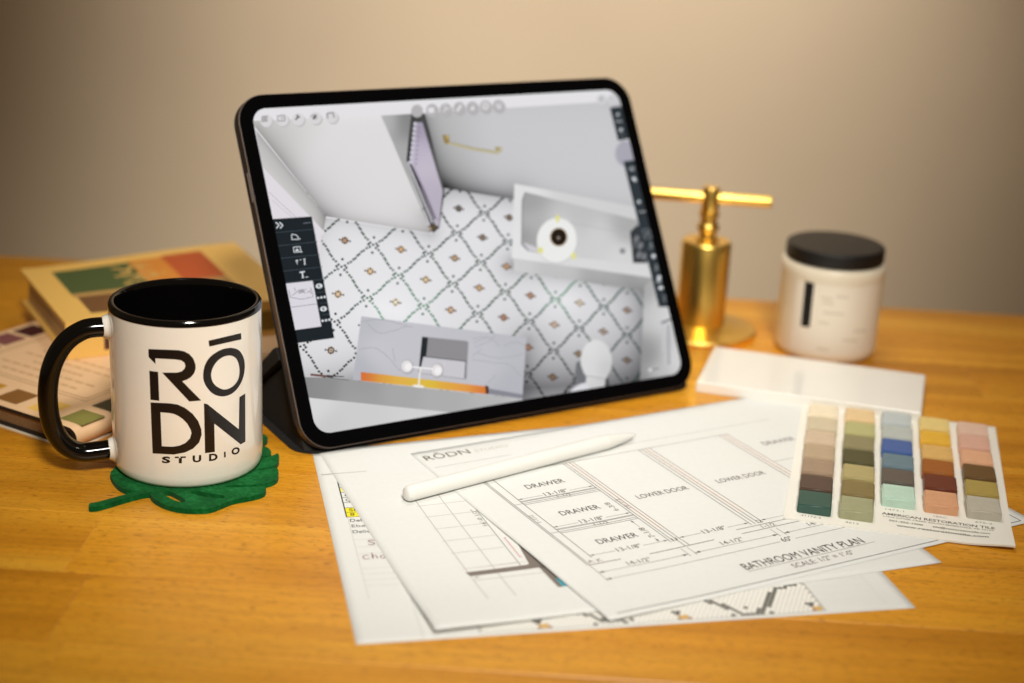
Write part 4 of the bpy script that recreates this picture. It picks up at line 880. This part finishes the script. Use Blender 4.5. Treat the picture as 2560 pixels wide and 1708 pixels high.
for e_ in (0, 205):
    v += [Bc + E1 * s_ + E2 * e_ + UP * z_ for s_, z_ in outp] + [Bc + E1 * s_ + E2 * e_ + UP * z_ for s_, z_ in inp]
for k in range(n_ - 1):
    f.append((k, k + 1, n_ + k + 1, n_ + k)); mi.append(1)
    f.append((2 * n_ + k, 2 * n_ + k + 1, 3 * n_ + k + 1, 3 * n_ + k)); mi.append(1)
    f.append((k, k + 1, 2 * n_ + k + 1, 2 * n_ + k)); mi.append(0)
    f.append((n_ + k, n_ + k + 1, 3 * n_ + k + 1, 3 * n_ + k)); mi.append(1)
f += [(0, n_, 3 * n_, 2 * n_), (n_ - 1, 2 * n_ - 1, 4 * n_ - 1, 3 * n_ - 1)]; mi += [1, 1]
build('cover', v, f, [PEACH, BLKE], bb_, True, mi=mi, auto=40)
prism('page_block', [(9, 1.2), (160, 1.2), (160, 203.5), (9, 203.5)], Bc, E1, E2, UP, 3.0, Tt - 2.2, PGS, bb_)
prism('end_sheet', [(2, -1.6), (165, -1.6), (165, 204), (2, 204)], Bc, E1, E2, UP, 0.02, .7, WHT, bb_)
bp_ = Print(lambda a, c, lay=0: Bc + E1 * a + E2 * c + UP * (Tt + .05 + .04 * lay))
sw = {(0, 0): (134, 130, 66), (1, 0): (236, 190, 96), (2, 0): (136, 92, 42), (3, 0): (196, 140, 30), (4, 0): (160, 84, 60), (0, 1): (72, 66, 44), (0, 2): (190, 160, 110), (0, 3): (120, 90, 80), (5, 3): (130, 78, 76), (5, 4): (70, 32, 30), (5, 2): (150, 104, 98), (5, 1): (190, 140, 120), (5, 0): (206, 170, 140), (0, 4): (96, 110, 120), (0, 5): (130, 140, 120), (5, 5): (60, 44, 60)}
for (i, j), c in sw.items():
    a, cc = (11, 38, 65, 92, 119, 149.5)[i], (15.4, 40.5, 62, 83, 105, 128)[j]; h_ = 9.2
    bp_.poly([(a - h_, cc - h_), (a + h_, cc - h_), (a + h_, cc + h_), (a - h_, cc + h_)], c, 0)
FRC = (176, 134, 94)
for o_ in (0, 3.2):
    fr_ = [(28 + o_, 34.5 + o_), (135 - o_, 34.5 + o_), (135 - o_, 190 - o_), (28 + o_, 190 - o_), (28 + o_, 34.5 + o_)]
    bp_.path(fr_, .7, FRC, 0, step=40)
for row, (a_, b2) in enumerate(((112, 46), (122, 40), (104, 60), (120, 44), (114, 52))):
    for wv in range(9):
        w0 = a_ - (a_ - b2) * wv / 9; c0 = 46 + row * 9
        bp_.line((w0, c0), (w0 - (a_ - b2) / 9 * .8, c0), 2.0, (204, 160, 116), 0, step=40)
bp_.make('cover_print', INK, bb_)

Ac = np.array([-282.0, 917.0, 13.1]); A1 = np.array([math.cos(math.radians(30)), math.sin(math.radians(30)), 0]); A2 = np.array([-math.sin(math.radians(30)), math.cos(math.radians(30)), 0])
ba = empty('colour_book', 'thick cream book with green and orange panels on its cover, lying on the swatch book', 'book', Ac + A1 * 75 + A2 * 62)
CRM = mat('cream_cover', (238, 190, 100), .5, var=.02); PGW = mat('page_edges', (214, 188, 150), .8, var=.18, scale=700)
WA, DA, TA = 156.0, 128.0, 25.0
def hA(a, c): return TA + 5.5 * ss(a / WA) * ss(c / DA)
nu, nv = 12, 12; v = []; f = []
for dz in (0, -2.2):
    for j in range(nv + 1):
        for i in range(nu + 1): v.append(Ac + A1 * (WA * i / nu) + A2 * (DA * j / nv) + UP * (hA(WA * i / nu, DA * j / nv) + dz))
M_ = (nu + 1) * (nv + 1)
for j in range(nv):
    for i in range(nu):
        a = j * (nu + 1) + i; f.append((a, a + 1, a + nu + 2, a + nu + 1)); f.append((M_ + a + nu + 1, M_ + a + nu + 2, M_ + a + 1, M_ + a))
per = [i for i in range(nu)] + [j * (nu + 1) + nu for j in range(nv)] + [nv * (nu + 1) + i for i in range(nu, 0, -1)] + [j * (nu + 1) for j in range(nv, 0, -1)]
f += [(per[k], M_ + per[k], M_ + per[(k + 1) % len(per)], per[(k + 1) % len(per)]) for k in range(len(per))]
build('front_cover', v, f, CRM, ba, True, auto=40)
box('back_cover', Ac, A1, A2, 0, WA, 0, DA, 0, 2.2, CRM, ba, bev=.4)
box('spine', Ac, A1, A2, 0, WA, 0, 2.0, 2.25, TA - 2.3, CRM, ba)
# page gatherings at the head of the book
for k in range(4):
    z0_ = 2.4 + k * 5.1; box('page_gathering', Ac, A1, A2, 3.5 + random.uniform(-.5, 1.2), WA - 3.5, 2.3, DA - 4 - random.uniform(0, 1), z0_, z0_ + 4.8, PGW, ba)
ap = Print(lambda a, c, lay=0: Ac + A1 * a + A2 * c + UP * (hA(a, c) + .05 + .05 * lay))
GR = (78, 92, 50)
for (x0, x1, y0, y1), c in (((18, 72, 58, 112), GR), ((72, 96, 58, 114), (212, 134, 52)), ((96, 126, 58, 116), (186, 86, 42)), ((20, 72, 14, 50), (118, 80, 46)), ((72, 126, 14, 50), (150, 104, 60)), ((18, 126, 50, 58), (186, 146, 84))):
    ap.poly([(x0, y0), (x1, y0), (x1, y1), (x0, y1)], c, 0, step=16)
rng = random.Random(5)
for k in range(46):
    x, y = rng.gauss(70, 9), rng.gauss(82, 13)
    if 52 < x < 92 and 56 < y < 110: ap.disc((x, y), rng.uniform(1.5, 4), rng.uniform(1, 2), (206, 166, 92), 1, 8, rng.uniform(0, 3))
ap.make('cover_print', INK, ba)
sp = Print(lambda a, z_, lay=0: Ac + A1 * a + A2 * (-.06 - .05 * lay) + UP * z_)
sp.poly([(24, 4), (54, 4), (54, 20), (24, 20)], (86, 50, 46), 0); sp.text('COLOR', (30, 10), (48, 10), 4, (160, 120, 104), 1) if False else sp.poly([(30, 9), (48, 9), (48, 14), (30, 14)], (122, 84, 72), 1)
sp.poly([(120, 4), (150, 4), (150, 18), (120, 18)], (140, 112, 44), 0)
sp.make('spine_print', INK, ba)
